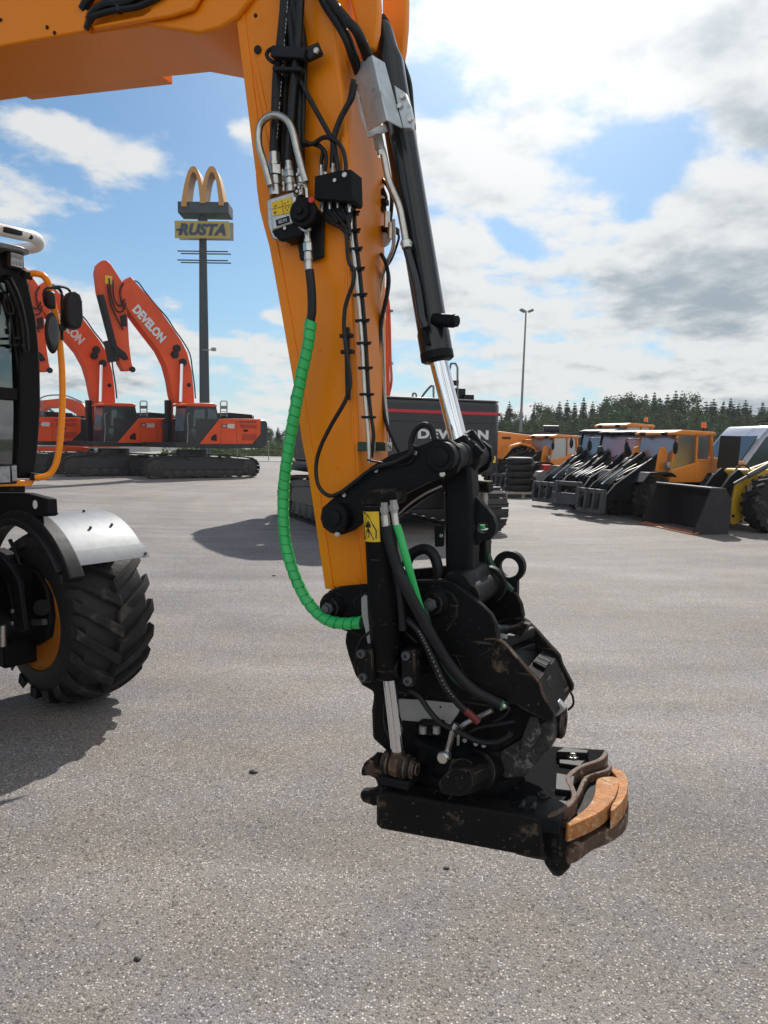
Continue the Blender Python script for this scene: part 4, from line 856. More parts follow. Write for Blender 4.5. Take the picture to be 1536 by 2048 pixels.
# undercarriage in its own steered frame
PHI=R(38); wc=gnd(152,1396); KW=Fr(wc.x,wc.y,-PHI)
class Sub:   # geometry in undercarriage frame -> machine frame
    def __init__(s): s.m=MB()
    def done(s,*a,**k):
        for i,p in enumerate(s.m.v): s.m.v[i]=E.w2l(KW.l2w(p))
        if k.pop('each',False): return s.m.each(*a,**k)
        return s.m.build(*a,**k)
RT=.545; WW=.245
def lug_geo(mb,cx,cy,seed=0):
    N=19
    for k in range(N):
        for sd_ in (-1,1):
            base=2*pi*(k+(.5 if sd_>0 else 0))/N; P0=None; ring=[]
            for j in range(6):
                t=j/5; w=sd_*(WW*(1-t)*1.0+.0*t)-sd_*.012*t; an=base-(.40*t**.85)   # sweep forward towards the centre
                rr=RT-.002-(.055*(1-t)**2.6); wd=.066+.016*(t<.1)
                rb=rr-.065
                da=wd/2/RT; c_=[]
                for (r_,s_) in ((rb,-1.25),(rr,-1),(rr,1),(rb,1.25)): c_.append(V((cx+r_*cos(an+s_*da),cy+w,RT+r_*sin(an+s_*da))))
                ring.append(c_)
            vs=[p for c_ in ring for p in c_]; fs=[(0,1,2,3),(20,23,22,21)]
            for j in range(5):
                for q in range(4): fs.append((j*4+q,j*4+(q+1)%4,j*4+4+(q+1)%4,j*4+4+q))
            mb.add(vs,fs)
def wheel(cx,cy,inner):
    S=Sub(); d=(0,1,0); c_=(cx,cy-WW,RT)
    S.m.lathe(c_,d,[(.02,.29),(.0,.31),(.005,.38),(.02,.44),(.055,.487),(.10,.493),(WW,.498),(2*WW-.10,.493),(2*WW-.055,.487),(2*WW-.02,.44),(2*WW-.005,.38),(2*WW,.31),(2*WW-.02,.29)],64)
    w=S.done('wheel',RUB,ex,smooth=40)
    S=Sub(); lug_geo(S.m,cx,cy); S.done('tread',LUG,w,bevel=.007,smooth=35)
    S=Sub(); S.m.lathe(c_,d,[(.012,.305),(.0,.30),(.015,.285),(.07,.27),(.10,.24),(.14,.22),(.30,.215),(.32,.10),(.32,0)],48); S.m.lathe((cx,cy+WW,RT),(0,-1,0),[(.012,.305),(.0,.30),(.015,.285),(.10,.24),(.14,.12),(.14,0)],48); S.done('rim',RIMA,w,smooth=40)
    return w
wheel(0,0,1); wheel(0,-1.95,-1); wheel(-2.6,0,1); wheel(-2.6,-1.95,-1)
S=Sub(); S.m.lathe((0,-.28,RT),(0,1,0),[(0,.11),(.1,.15),(.14,.17),(.22,.17)],24); S.m.lathe((0,-.20,RT),(0,1,0),[(0,.16),(.03,.22),(.16,.235),(.17,.0)],32); S.m.cyl((0,-1.7,RT),(0,-.15,RT),.10); S.m.box(-.05,.05,-.40,-.2,RT+.05,RT+.33); S.m.box(-.10,.10,-1.3,-.55,RT-.14,RT+.14); S.m.box(-.13,.0,-.42,-.2,RT-.26,RT+.30); S.m.box(-.14,-.04,-.6,-.28,RT+.02,RT+.10); S.done('axle',BLK2,ex,bevel=.015); S=Sub(); S.m.cyl((-2.6,-1.7,RT),(-2.6,-.2,RT),.11); S.done('axle',BLK2,ex)  # front axle: wide black hub disc added to imitate the rim's shadow
S=Sub(); S.m.box(-3.2,.35,-1.35,-.62,.55,.98); S.m.cyl((-1.3,-1,.98),(-1.3,-1,1.12),.5,n=40); S.done('chassis',BLK2,ex,bevel=.03)
def KYp0(px,py,v): return KW.Y3(px,py,v)
S=Sub(); q=[KYp0(a,b,-.27) for a,b in [(-20,1128),(40,1122),(72,1142),(92,1180),(99,1235),(94,1275),(70,1292),(30,1300),(-20,1300)]]; S.m.prism3(q,[p+V((0,.08,0)) for p in q]); kn=S.done('rim_shade_knuckle',BLK2,ex,bevel=.012)  # knuckle made oversized, its black stands in for shade on the upper rim
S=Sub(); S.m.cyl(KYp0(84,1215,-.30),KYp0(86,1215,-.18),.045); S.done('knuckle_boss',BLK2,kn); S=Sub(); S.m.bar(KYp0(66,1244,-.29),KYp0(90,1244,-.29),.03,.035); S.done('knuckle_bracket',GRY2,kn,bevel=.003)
S=Sub(); S.m.tube([KYp0(a,b,-.30) for a,b in [(20,1080),(34,1110),(42,1150),(40,1200),(52,1235)]],.012); S.done('brake_hose',HOSE,ex)
# box end with white reflector, seen over the fender
def KX(px,py,u): return KW.X3(px,py,u)
def KYp(px,py,v): return KW.Y3(px,py,v)
S=Sub(); q=[KYp(a,b,-.30) for a,b in [(-90,984),(50,986),(96,998),(98,1028),(95,1033),(-90,1036)]]; S.m.prism3(q,[p+V((0,.05,0)) for p in q]); bx=S.done('front_box',BLK2,ex,bevel=.004)
S=Sub(); S.m.disc(KYp(71,1009,-.301),(0,-1,0),.024,.004); S.done('reflector',WHT,bx)
# fender: aluminium sheet over black arch
def arcstrip(mb,r0,r1,a0,a1,v0,v1,n=18,cx=0):
    o=[(cx+r1*cos(R(a0+(a1-a0)*i/n)),RT+r1*sin(R(a0+(a1-a0)*i/n))) for i in range(n+1)]+[(cx+r0*cos(R(a1-(a1-a0)*i/n)),RT+r0*sin(R(a1-(a1-a0)*i/n))) for i in range(n+1)]
    mb.prism(o,v0,v1)
S=Sub(); arcstrip(S.m,.612,.617,46,112,-.22,.20,22); fe=S.done('fender',ALU,ex,bevel=.001)
S=Sub(); arcstrip(S.m,.6175,.6205,37,46,-.225,.21,5); arcstrip(S.m,.6175,.622,37,39,-.225,.21,2); S.done('fender_lip',ALU,fe)
S=Sub(); arcstrip(S.m,.575,.645,30,175,-.31,-.225,34); arcstrip(S.m,.56,.60,36,175,-.345,-.30,34); S.done('fender_arch',PLAS,fe,bevel=.008)
S=Sub()
for (an,v) in ((84,-.12),(86,.06),(62,-.04),(63,.10),(39,.19)):
    c_=V((.618*cos(R(an)),v,RT+.618*sin(R(an)))); S.m.disc(c_,(cos(R(an)),0,sin(R(an))),.008,.012,n=8); S.m.cut()
S.done('fender_bolt',PLAS,fe,each=True)
# step ladder / axle bracket at photo left
q=[(-70,1075),(0,1108),(22,1135),(38,1165),(44,1215),(50,1262),(40,1265),(30,1215),(20,1175),(6,1150),(-70,1118)]
m=MB(); A_=[Y(a,b,.52) for a,b in q]; m.prism3(A_,[p+V((0,.03,0)) for p in A_]); st=m.build('step_frame',BLK2,ex,bevel=.006)
m=MB(); 
for (a,b) in ((26,1222),(25,1246)): m.disc(Y(a,b,.515),(0,-1,0),.012,.01); m.cut()
m.each('step_bolt',ZINC,st)
q=[(-70,1105),(0,1140),(14,1165),(24,1210),(26,1262),(8,1290),(-70,1290)]
m=MB(); A_=[Y(a,b,.60) for a,b in q]; m.prism3(A_,[p+V((0,.25,0)) for p in A_]); m.build('step_box',BLK2,ex,bevel=.006)
m=MB(); m.cyl(Y(5,1250,.55),Y(5,1292,.55),.02); m.build('shackle',ZINC,ex)
ex.location=(E.o.x,E.o.y,0); ex.rotation_euler=(0,0,-TH)
# ================= TILTROTATOR hanging from the arm
tr_=thing('tiltrotator','worn black tiltrotator with rusty gripper fingers hanging from the amber arm','attachment')
def those(name,pts,v,r,mat=HOSE,n=10,par=None):
    m=MB(); m.tube([Y(p[0],p[1],(p[2] if len(p)>2 else v)) for p in pts],r,n); return m.build(name,mat,par or tr_)
def dplate(name,pts,v0,t,mat,holes=(),both=True,bv_=.003,far=None):
    prof=E.ys(pts,v0); hl=[ringp(E.y(a,b,v0),r,20) for a,b,r in holes]
    m=MB(); m.prism(prof,v0,v0+t,holes=hl); a=m.build(name,mat,tr_,bevel=bv_,smooth=30)
    if both:
        f0=far if far is not None else -v0-t
        m=MB(); m.prism(prof,f0,f0+t,holes=hl); m.build(name,mat,tr_,bevel=bv_,smooth=30)
    return a
PA=[(647,1212),(648,1194),(658,1181),(678,1174),(737,1169),(831,1161),(885,1160),(905,1164),(923,1177),(945,1195),(963,1211),(982,1230),(992,1250),(997,1277),(985,1300),(950,1318),(900,1312),(840,1300),(780,1290),(735,1280),(700,1266),(672,1255),(654,1238)]
dplate('bracket_plate',PA,-.155,.026,BLK)
# raised stiffeners around the bosses
m=MB(); m.prism(E.ys([(706,1200),(716,1190),(740,1182),(830,1176),(880,1175),(905,1185),(918,1205),(915,1235),(895,1262),(860,1262),(830,1232),(780,1226),(735,1228),(710,1218)],-.158),-.163,-.156); m.build('boss_plate',BLK,tr_,bevel=.004)
for (a,b,r) in ((665,1213,.034),(868,1205,.036)):
    c_=E.y(a,b,-.16); c_=V((c_[0],-.165,c_[1]))
    m=MB(); m.lathe(c_+V((0,.01,0)),(0,-1,0),[(0,r+.012),(.012,r+.008),(.02,r),(.028,r-.004),(.028,.022)],32); m.build('pin_boss',BLK,tr_)
    m=MB(); d_=(0,-1,0); s_=c_+V((0,-.012,0)); m.lathe(s_,d_,[(0,.022),(.006,.022),(.006,.0195)],20); m.lathe(s_+V((0,-.006,0)),d_,[(0,.017),(.002,.0195),(.014,.0195),(.016,.016)],6); m.lathe(s_+V((0,-.022,0)),d_,[(0,.012),(.010,.012),(.012,.006),(.012,0)],16); m.build('pin_nut',GRY2,tr_)
a=E.y(915,1178,-.12); m=MB(); m.lathe((a[0]+.03,-.125,a[1]-.02),(0,1,0),[(0,.040),(.20,.040),(.203,.058),(.222,.060),(.225,.052),(.245,.052),(.25,.04)],36); m.build('cross_tube',BLK,tr_,smooth=30)
a=E.y(665,1213,-.12); m=MB(); m.cyl((a[0],-.125,a[1]),(a[0],.125,a[1]),.036,n=28); m.build('cross_tube',BLK,tr_)
# lifting hook
hc=E.y(1019,1133,.17)
m=MB(); out=ringp(hc,.050,30,-.55,pi*1.18); inn=ringp(hc,.030,22)
base=E.ys([(985,1168),(1000,1180),(1035,1230),(1040,1200),(1040,1185)],.17)
bd=[*ringp(hc,.052,28,-.95,pi*1.02)]+[E.y(998,1160,.17),E.y(1010,1215,.17),E.y(1036,1215,.17)]
m.prism(bd,.155,.185,holes=[ringp((hc[0]+.002,hc[1]-.002),.031,22)]); m.build('lifting_hook',BLK2,tr_,bevel=.008,seg=3)
# lower pair of plates
PB=[(905,1300),(925,1290),(970,1278),(992,1277),(1008,1287),(1030,1310),(1052,1336),(1070,1355),(1079,1366),(1084,1385),(1094,1405),(1109,1433),(1108,1446),(1095,1444),(1058,1426),(1014,1400),(966,1378),(925,1345)]
dplate('tilt_bracket_plate',PB,-.150,.024,SCUF)
m=MB(); rim_=[Y(a,b,-.152) for a,b in PB[2:11]]; m.tube(rim_,.004,8,False); m.build('bare_plate_edge',RUST2,tr_)
m=MB(); q=E.ys([(1046,1345),(1076,1362),(1079,1368),(1108,1440),(1098,1440),(1068,1374),(1044,1356)],-.125); m.prism(q,-.125,.125); fp=m.build('front_cross_plate',SCUF,tr_,bevel=.003)
T0=V((q[0][0],0,q[0][1])); T1=V((q[1][0],0,q[1][1])); ud=(T1-T0).normalized(); nu=V((-ud.z,0,ud.x)); 
if nu.z<0: nu=-nu
m=MB(); mid=(T0+T1)/2; m.bar(mid+V((0,-.035,0))+nu*.006,mid+V((0,.050,0))+nu*.006,(T1-T0).length*.85,.010,up=nu); tp=m.build('tread_step',BLK2,tr_,bevel=.002)
m=MB()
for (i,j) in ((-.2,-.015),(.2,-.010),(-.2,.025),(.2,.030)): m.lathe(mid+ud*((T1-T0).length*i)+V((0,j,0))+nu*.0112,nu,[(0,.009),(.0012,.009),(.0012,.005),(.0004,.005),(.0004,0)],16); m.cut()
m.each('step_bolt',RUB,tp)
# inner ribs, shaft, lugs between the plates
m=MB(); m.cyl(Y(985,1262,-.1),Y(1030,1262,.12),.020,n=18); m.bar(Y(1000,1288,-.1),Y(1062,1262,.12),.03,.03); m.bar(Y(1000,1310,-.06),Y(1060,1290,.10),.04,.02); m.bar(Y(960,1330,-.12),Y(1040,1330,.12),.10,.08); m.build('inner_shaft',BLK2,tr_,bevel=.004)
m=MB(); 
m.prism(E.ys([(1002,1265),(1040,1245),(1060,1250),(1045,1275),(1010,1280)],.0),0,.03); m.build('lever_plate',SCUF,tr_,bevel=.003)
m=MB(); m.cyl(Y(1003,1277,-.09),Y(1013,1280,-.02),.015,n=12); m.build('grease_cup',GREY,tr_)
# tilt axle boss
ta=Y(1106,1442,.0)
m=MB(); m.lathe(ta+V((-.10,0,0)),(1,0,0),[(0,.03),(.10,.03),(.101,.042),(.105,.046),(.130,.046),(.135,.040),(.135,.024),(.128,.022),(.128,0)],36); m.build('tilt_axle',SCUF,tr_,smooth=30)
m=MB(); m.bar(ta+V((.0,-.02,.03)),ta+V((.03,-.02,.065)),.03,.03); m.build('axle_lock',GREY,tr_,bevel=.003)
hc_=[(1140,1382),(1146,1395),(1146,1410),(1136,1420)]; those('grease_hose',hc_,.10,.0035)
# rotor housing
HS=[(690,1262),(688,1285),(694,1310),(706,1345),(722,1372),(745,1385),(744,1402),(741,1420),(743,1478),(768,1500),(780,1516),(850,1525),(960,1530),(1060,1470),(1096,1440),(1080,1400),(1020,1320),(960,1285),(900,1275)]
m=MB(); m.prism(E.ys(HS,-.11),-.11,.115); m.build('tilt_housing',BLK,tr_,bevel=.012)
q=E.ys([(795,1397),(850,1400),(925,1408),(918,1425),(900,1452),(860,1445),(800,1440)],-.116); m=MB(); m.prism(q,-.119,-.112); pl2=m.build('cover_plate',GREY,tr_,bevel=.002)
m=MB(); m.disc(Y(881,1414,-.1195),(0,-1,0),.0032,.002,n=8); m.build('plate_hole',PLAS,pl2)
m=MB(); q=E.ys([(838,1442),(884,1444),(884,1470),(838,1468)],-.14); m.prism(q,-.15,-.11)
m.build('valve_bracket',BLK,tr_,bevel=.003); m=MB()
for a in (846,873): m.cyl(Y(a,1452,-.152),Y(a,1466,-.152),.011,n=14); m.cut()
for (a,b) in ((952,1487),(968,1490),(930,1480)): m.disc(Y(a,b,-.14),(0,-1,0),.007,.006,n=6); m.cut()
m.each('bracket_screw',GREY,tr_)
hz=Y(925,1480,.0); zb1=E.y(925,1545,0)[1]
hc2=V((hz.x+.01,.01,zb1))
m=MB(); m.lathe(hc2,(0,0,1),[(0,.17),(.03,.185),(.05,.185),(.055,.165),(.11,.165),(.115,.18),(.14,.18),(.15,.15)],48); m.build('rotor_ring',BLK2,tr_,smooth=30)
q=E.ys([(985,1452),(1010,1460),(1040,1448),(1062,1430),(1075,1436),(1108,1452),(1108,1478),(1100,1500),(1090,1505),(1078,1520),(1050,1552),(1015,1556),(960,1545),(955,1500)],-.09); m=MB(); m.prism(q,-.10,.11); m.build('gear_casting',CAST,tr_,bevel=.010,seg=3)
q=E.ys([(1062,1428),(1076,1430),(1080,1470),(1062,1500),(1040,1512),(1046,1470)],-.115); m=MB(); m.prism(q,-.13,-.10); m.build('casting_rib',CAST,tr_,bevel=.004)
# worm motor barrel pointing at the camera
mo=Y(985,1525,-.05); 
mf=Y(911,1560,-.27); dd=(mf-mo).normalized(); L_=(mf-mo).length
m=MB(); m.lathe(mo,dd,[(0,.058),(L_*.45,.058),(L_*.46,.050),(L_*.8,.048)],32); m.build('motor_barrel',BLK,tr_,smooth=30)
q=[(875,1566),(880,1556),(896,1540),(906,1534),(940,1536),(948,1548),(950,1572),(936,1590),(915,1594),(880,1588)]
A_=[Y(a,b,-.275) for a,b in q]; back=[p-dd*.11 for p in A_]; m=MB(); m.prism3(A_,back); mb_=m.build('motor_head',SCUF,tr_,bevel=.006)
m=MB(); m.lathe(Y(914,1556,-.2765),(0,-1,0),[(0,.0055),(.001,.0055),(.001,.003),(0,.003)],12); m.build('head_port',PLAS,mb_)
m=MB(); m.bar(Y(900,1530,-.21),Y(975,1515,-.09),.07,.02); m.build('motor_cap',SCUF,tr_,bevel=.006)
# steel elbow pipes and pale fittings
those('silver_elbow',[(890,1512),(898,1492),(906,1462),(914,1448)],-.19,.0085,PIPE); those('silver_pipe',[(908,1470),(930,1448),(965,1430),(985,1420)],-.17,.008,PIPE); those('silver_pipe',[(916,1490),(917,1450)],-.165,.005,PIPE)
m=MB(); m.disc(Y(889,1512,-.195),(0,-1,0),.017,.02,n=16); m.cyl(Y(880,1512,-.2),Y(900,1510,-.2),.012,n=10); m.build('banjo_fitting',ZINC,tr_)
m=MB(); m.cyl(Y(1000,1415,-.15),Y(1014,1408,-.15),.010,n=6); m.ball(Y(1008,1412,-.165),.009,8); m.build('hose_fitting',ZINC,tr_)
# ---- tilt cylinders
def tcyl(v,first=True):
    a=Y(758,985,-.235); b=Y(776,1352,-.235); d=(b-a); Lh=d.length; d.normalize(); sh=V((0,v+.235,0))
    a=a+sh; m=MB(); m.lathe(a+d*.035,d,[(0,.0445),(.012,.046),(Lh-.12,.046),(Lh-.115,.044),(Lh-.06,.044),(Lh-.055,.036),(Lh-.03,.034)],36)
    cy=m.build('tilt_cylinder',BLK,tr_,smooth=30)
    q=[Y(x,y,-.27)+sh for x,y in [(719,988),(722,982),(786,977),(798,984),(799,1000),(792,1008),(760,1012),(722,1010)]]
    m=MB(); m.prism3(q,[p+V((.0,.06,0)) for p in q]); m.build('cylinder_head',SCUF,cy,bevel=.005)
    e0=Y(779,1350,-.235)+sh; e1=Y(796,1500,-.235)+sh; m=MB(); m.cyl(e0,e1,.0205,n=28); m.build('rod',CHR,cy)
    return cy
tc1=tcyl(-.235); tcyl(.42)
# warning label wrapped on the barrel
a=Y(758,985,-.235); b=Y(776,1352,-.235); ax_=(b-a).normalized()
def wrap(mb,px0,py0,px1,py1,r,a0,a1,n=10):
    p0=a+ax_*((Y(px0,py0,-.235)-a).dot(ax_)); p1=a+ax_*((Y(px1,py1,-.235)-a).dot(ax_))
    ux=V((1,0,0)); ux=(ux-ax_*ux.dot(ax_)).normalized(); uy=V((0,-1,0)); vs=[]
    for i in range(n+1):
        q=R(a0+(a1-a0)*i/n); o=(ux*sin(q)+uy*cos(q)); vs+=[p0+o*r,p1+o*r,p0+o*(r-.002),p1+o*(r-.002)]
    fs=[]
    for i in range(n): k=4*i; fs+=[(k,k+4,k+5,k+1),(k+2,k+3,k+7,k+6),(k,k+2,k+6,k+4),(k+1,k+5,k+7,k+3)]
    fs+=[(0,1,3,2),(4*n,4*n+2,4*n+3,4*n+1)]; mb.add(vs,fs)
m=MB(); wrap(m,744,1021,747,1080,.0475,-80,22); lb=m.build('warning_label',YLB,tc1,smooth=60)
def onb(mb,pts,w=.0016):   # strokes on the barrel surface given as (angle deg, px y)
    vs=[]
    for i in range(len(pts)-1):
        pp=[]
        for (an,pyy) in (pts[i],pts[i+1]):
            p0=a+ax_*((Y(745,pyy,-.235)-a).dot(ax_)); ux=V((1,0,0)); ux=(ux-ax_*ux.dot(ax_)).normalized(); q=R(an); pp.append(p0+(ux*sin(q)-V((0,1,0))*cos(q))*.0482)
        mb.bar(pp[0],pp[1],w,.0008,up=(pp[0]+pp[1])/2-(a+ax_*.1))
m=MB(); onb(m,[(-22,1026),(2,1050),(-46,1050),(-22,1026)],.0022); onb(m,[(-22,1052),(0,1076),(-44,1076),(-22,1052)],.0022); onb(m,[(-30,1045),(-20,1040),(-12,1047),(-26,1049),(-30,1045)],.004); onb(m,[(-34,1062),(-22,1056),(-8,1066)],.003); onb(m,[(-22,1058),(-18,1068),(-26,1072)],.0022)
onb(m,[(-52,1052),(-46,1066),(-52,1076)],.0022); onb(m,[(-1,1046),(10,1058),(8,1074)],.003); onb(m,[(-70,1022),(-64,1030),(-72,1040)],.004); onb(m,[(-40,1022),(-30,1026)],.004); onb(m,[(-36,1050),(-10,1050)],.006); onb(m,[(-30,1046),(-14,1046)],.005)
m.build('pictograms',PLAS,lb,smooth=0)
# fittings at the cylinder head, white crimp sleeves
for (x0,y0,x1,y1,x2,y2) in ((769,1005,770,1030,773,1056),(787,1000,789,1026,792,1050)):
    m=MB(); m.cyl(Y(x0,y0,-.28),Y(x1,y1,-.28),.011,n=6); m.cyl(Y(x0,y0+9,-.28),Y(x1,y1-6,-.28),.0135,n=6); m.build('hose_fitting',GREY,tr_)
    m=MB(); m.cyl(Y(x1,y1,-.28),Y(x2,y2,-.28),.0122 if x0==769 else .0095,n=20); m.build('crimp_sleeve',ZINC,tr_)
those('fabric_sleeved_hose',[(774,1052,-.285),(780,1085,-.285),(793,1130,-.285),(812,1175,-.285),(838,1225,-.27),(865,1275,-.25),(900,1330,-.22),(945,1378,-.20),(1000,1408,-.18)],-.25,.0165,PLAS,12)
those('fabric_sleeved_hose',[(776,1060,-.265),(786,1110,-.265),(800,1180,-.265),(806,1260,-.262)],-.25,.012,PLAS,12)
those('green_sleeved_hose',[(793,1050,-.275),(800,1070,-.275),(808,1100,-.275),(815,1125,-.272),(824,1160,-.262),(840,1215,-.24),(858,1262,-.22),(885,1315,-.20),(915,1358,-.19),(960,1388,-.185),(1006,1410,-.175)],-.25,.0115,GRN)
those('dark_green_sleeve',[(846,1222,-.247),(858,1262,-.232),(885,1315,-.212),(915,1358,-.20),(960,1388,-.192),(1004,1409,-.18)],-.22,.0145,DGRN,12)
those('steel_braided_hose',[(804,1238,-.25),(820,1244,-.255),(838,1262,-.26),(852,1290,-.26),(868,1325,-.25),(888,1368,-.24),(912,1402,-.225),(930,1420,-.215)],-.25,.0105,HOSE,12)
those('red_marked_hose',[(928,1418,-.214),(942,1430,-.208),(956,1444,-.2)],-.2,.0112,P('dark_red_sleeve',(.13,.012,.015),.5),12)
m=MB()
pth=catmull([Y(a_,b_,v_) for a_,b_,v_ in [(838,1262,-.272),(852,1290,-.272),(868,1325,-.262),(888,1368,-.252),(908,1396,-.238)]],14)
for i in range(0,len(pth)-2,3): m.bar(pth[i],pth[i].lerp(pth[i+1],.9),.003,.001,up=(0,1,0))
m.build('hose_marking',GREY,tr_)
those('control_hose',[(820,1380),(838,1392),(856,1418),(880,1445),(915,1462),(950,1480),(985,1485),(1015,1474),(1022,1462)],-.19,.0085)
those('control_hose',[(742,1262),(722,1280),(712,1310),(712,1345),(724,1360)],-.22,.004); those('control_hose',[(775,1395),(768,1420),(772,1460),(790,1490)],-.16,.004); those('control_hose',[(812,1266),(838,1290),(848,1320),(850,1340)],-.2,.0045)
those('control_hose',[(930,1470),(960,1455),(1000,1448),(1030,1442)],-.17,.006); those('control_hose',[(985,1445),(1005,1435),(1018,1418),(1005,1405)],-.16,.005)
m=MB(); m.cyl(Y(846,1315,-.19),Y(849,1340,-.19),.006,n=6); m.build('brass_fitting',YLB,tr_)
# trunnion blocks with bolts
for (x0,y0,x1,y1,bl_) in ((711,1298,745,1366,((724,1307),(727,1354))),(801,1300,829,1374,((813,1311),(817,1361)))):
    q=[Y(a_,b_,-.285) for a_,b_ in [(x0,y0+4),(x0+6,y0),(x1-3,y0+1),(x1,y0+8),(x1+2,y1-8),(x1-4,y1),(x0+10,y1+1),(x0+2,y1-14)]]
    m=MB(); m.prism3(q,[p+V((0,.12,0)) for p in q]); tb=m.build('trunnion_block',SCUF,tr_,bevel=.004)
    m=MB()
    for (a_,b_) in bl_: c_=Y(a_,b_,-.286); m.lathe(c_+V((0,.001,0)),(0,-1,0),[(0,.0125),(.010,.0125),(.012,.011),(.012,.0062),(.004,.006),(.004,0)],24); m.cut()
    m.each('trunnion_bolt',GRY2,tb)
m=MB(); m.cyl(Y(742,1330,-.235),Y(803,1336,-.235),.03,n=24); m.build('trunnion_shaft',BLK2,tr_)
m=MB(); q=[Y(a_,b_,-.22) for a_,b_ in [(722,1196),(728,1190),(734,1192),(736,1230),(742,1290),(736,1292),(730,1260),(723,1230)]]; m.prism3(q,[p+V((0,.006,0)) for p in q]); m.build('hose_bracket',GREY,tr_,bevel=.0015)
m=MB(); m.cyl(Y(736,1243,-.205),Y(748,1243,-.205),.012,n=6); m.build('hose_fitting',ZINC,tr_)
those('wrapped_hose',[(812,1132),(820,1112),(835,1101),(852,1098),(866,1108),(874,1128),(877,1150),(876,1175)],-.08,.0165,PLAS,12)
those('green_hose',[(963,1050),(966,1075),(972,1105),(982,1132),(1000,1158),(1018,1178)],.14,.0115,GRN); those('dark_green_sleeve',[(975,1110),(986,1135),(1003,1160),(1025,1182)],.125,.0105,DGRN)
m=MB(); m.box(Y(960,965,.13).x-.03,Y(960,965,.13).x+.03,.13,.18,Y(960,985,.13).z,Y(960,962,.13).z); m.build('far_cylinder_head',SCUF,tr_,bevel=.004)
for a_ in (955,969): m=MB(); m.cyl(Y(a_,986,.12),Y(a_,1012,.12),.010,n=10); m.cyl(Y(a_,992,.12),Y(a_,1002,.12),.013,n=6); m.build('hose_fitting',GREY,tr_)
# rod eye and clevis at the foot
c_=Y(797,1530,-.235); m=MB()
m.disc(c_+V((-.045,0,0)),(1,0,0),.036,.020); m.cut(); m.disc(c_+V((.012,0,0)),(1,0,0),.036,.018); m.each('clevis_plate',SCUF,tr_)
m=MB(); m.disc(c_+V((-.023,0,0)),(1,0,0),.034,.034); m.bar(Y(796,1498,-.235),c_,.03,.032); m.build('rod_eye',RUST2,tr_,bevel=.003)
m=MB(); m.cyl(c_+V((-.07,0,0)),c_+V((.06,0,0)),.018,n=18); m.disc(c_+V((.03,0,0)),(1,0,0),.030,.018); m.disc(c_+V((.048,0,-.003)),(1,0,0),.014,.012); m.disc(c_+V((-.07,0,0)),(1,0,0),.024,.016); m.build('clevis_pin',SCUF,tr_)
m=MB(); m.box(c_.x-.045,c_.x+.045,c_.y-.03,c_.y+.10,c_.z-.055,c_.z-.03); m.build('clevis_foot',BLK2,tr_,bevel=.004)
# ---- quick hitch in its own slightly rotated frame
qo=E.l2w(Y(752,1655,-.25)); QF=Fr(qo.x,qo.y,-R(17))
class SubQ:
    def __init__(s): s.m=MB()
    def done(s,*a_,**k):
        for i,p in enumerate(s.m.v): s.m.v[i]=E.w2l(QF.l2w(p))
        if k.pop('each',False): return s.m.each(*a_,**k)
        return s.m.build(*a_,**k)
def QY(a_,b_,v): return QF.Y3(a_,b_,v)
def QZ(a_,b_,z): return QF.Z3(a_,b_,z)
ztop=QY(752,1590,0).z; 
S=SubQ(); S.m.prism(QF.ys([(752,1592),(752,1650),(762,1659),(1040,1710),(1088,1718),(1083,1640),(1060,1634),(770,1584)],0),0,.075); S.m.prism(QF.ys([(764,1650),(1035,1700),(1036,1712),(764,1661)],.006),.012,.06); hb=S.done('hitch_beam',SCUF,tr_,bevel=.007,seg=3)
S=SubQ(); q=[QZ(a_,b_,ztop) for a_,b_ in [(760,1575),(1060,1628),(1085,1636),(1135,1592),(1150,1560),(1148,1545),(1205,1515),(1212,1500),(1120,1494),(1000,1478),(820,1520)]]; S.m.prism3([V((p.x,p.y,ztop-.02)) for p in q],[V((p.x,p.y,ztop+.001)) for p in q]); S.done('hitch_plate',HPL,tr_,bevel=.003)
S=SubQ()
q=[QZ(a_,b_,ztop+.012) for a_,b_ in [(1022,1606),(1060,1590),(1140,1602),(1120,1640),(1088,1636),(1026,1618)]]; S.m.prism3([V((p.x,p.y,ztop-.03)) for p in q],q); S.done('hitch_block',BLK2,tr_,bevel=.004)
S=SubQ()
for (a_,b_) in ((1044,1612),(1066,1615)): c_=QY(a_,b_,QZ(1040,1615,ztop).y-.018); S.m.lathe(c_,(0,-1,0),[(-.02,.0085),(.006,.0085),(.007,.007),(.007,.004),(.003,.004),(.003,0)],18); S.m.cut()
c_=QZ(1086,1590,ztop+.016); S.m.disc(c_-V((0,0,.004)),(0,0,1),.017,.006); S.m.disc(c_+V((0,0,.002)),(0,0,1),.010,.008,n=6); S.done('block_bolt',RUB,tr_,each=True)
for (pl,zc) in (([(1118,1502),(1170,1505),(1172,1520),(1160,1532),(1118,1526)],.012),([(1112,1545),(1150,1552),(1146,1582),(1110,1578)],.014),([(1128,1494),(1178,1500),(1175,1506),(1112,1503)],.03)):
    S=SubQ(); q=[QZ(a_,b_,ztop+zc) for a_,b_ in pl]; S.m.prism3([V((p.x,p.y,ztop-.005)) for p in q],q); S.done('valve_cover',BLK2,tr_,bevel=.003)
S=SubQ(); c_=QZ(1145,1514,ztop+.012); S.m.lathe(c_,(0,0,1),[(0,.020),(.006,.020),(.007,.012),(.007,.011)],24); S.m.disc(c_+V((0,0,.006)),(0,0,1),.011,.01,n=6); 
S.done('coupling_nut',ZINC,tr_)
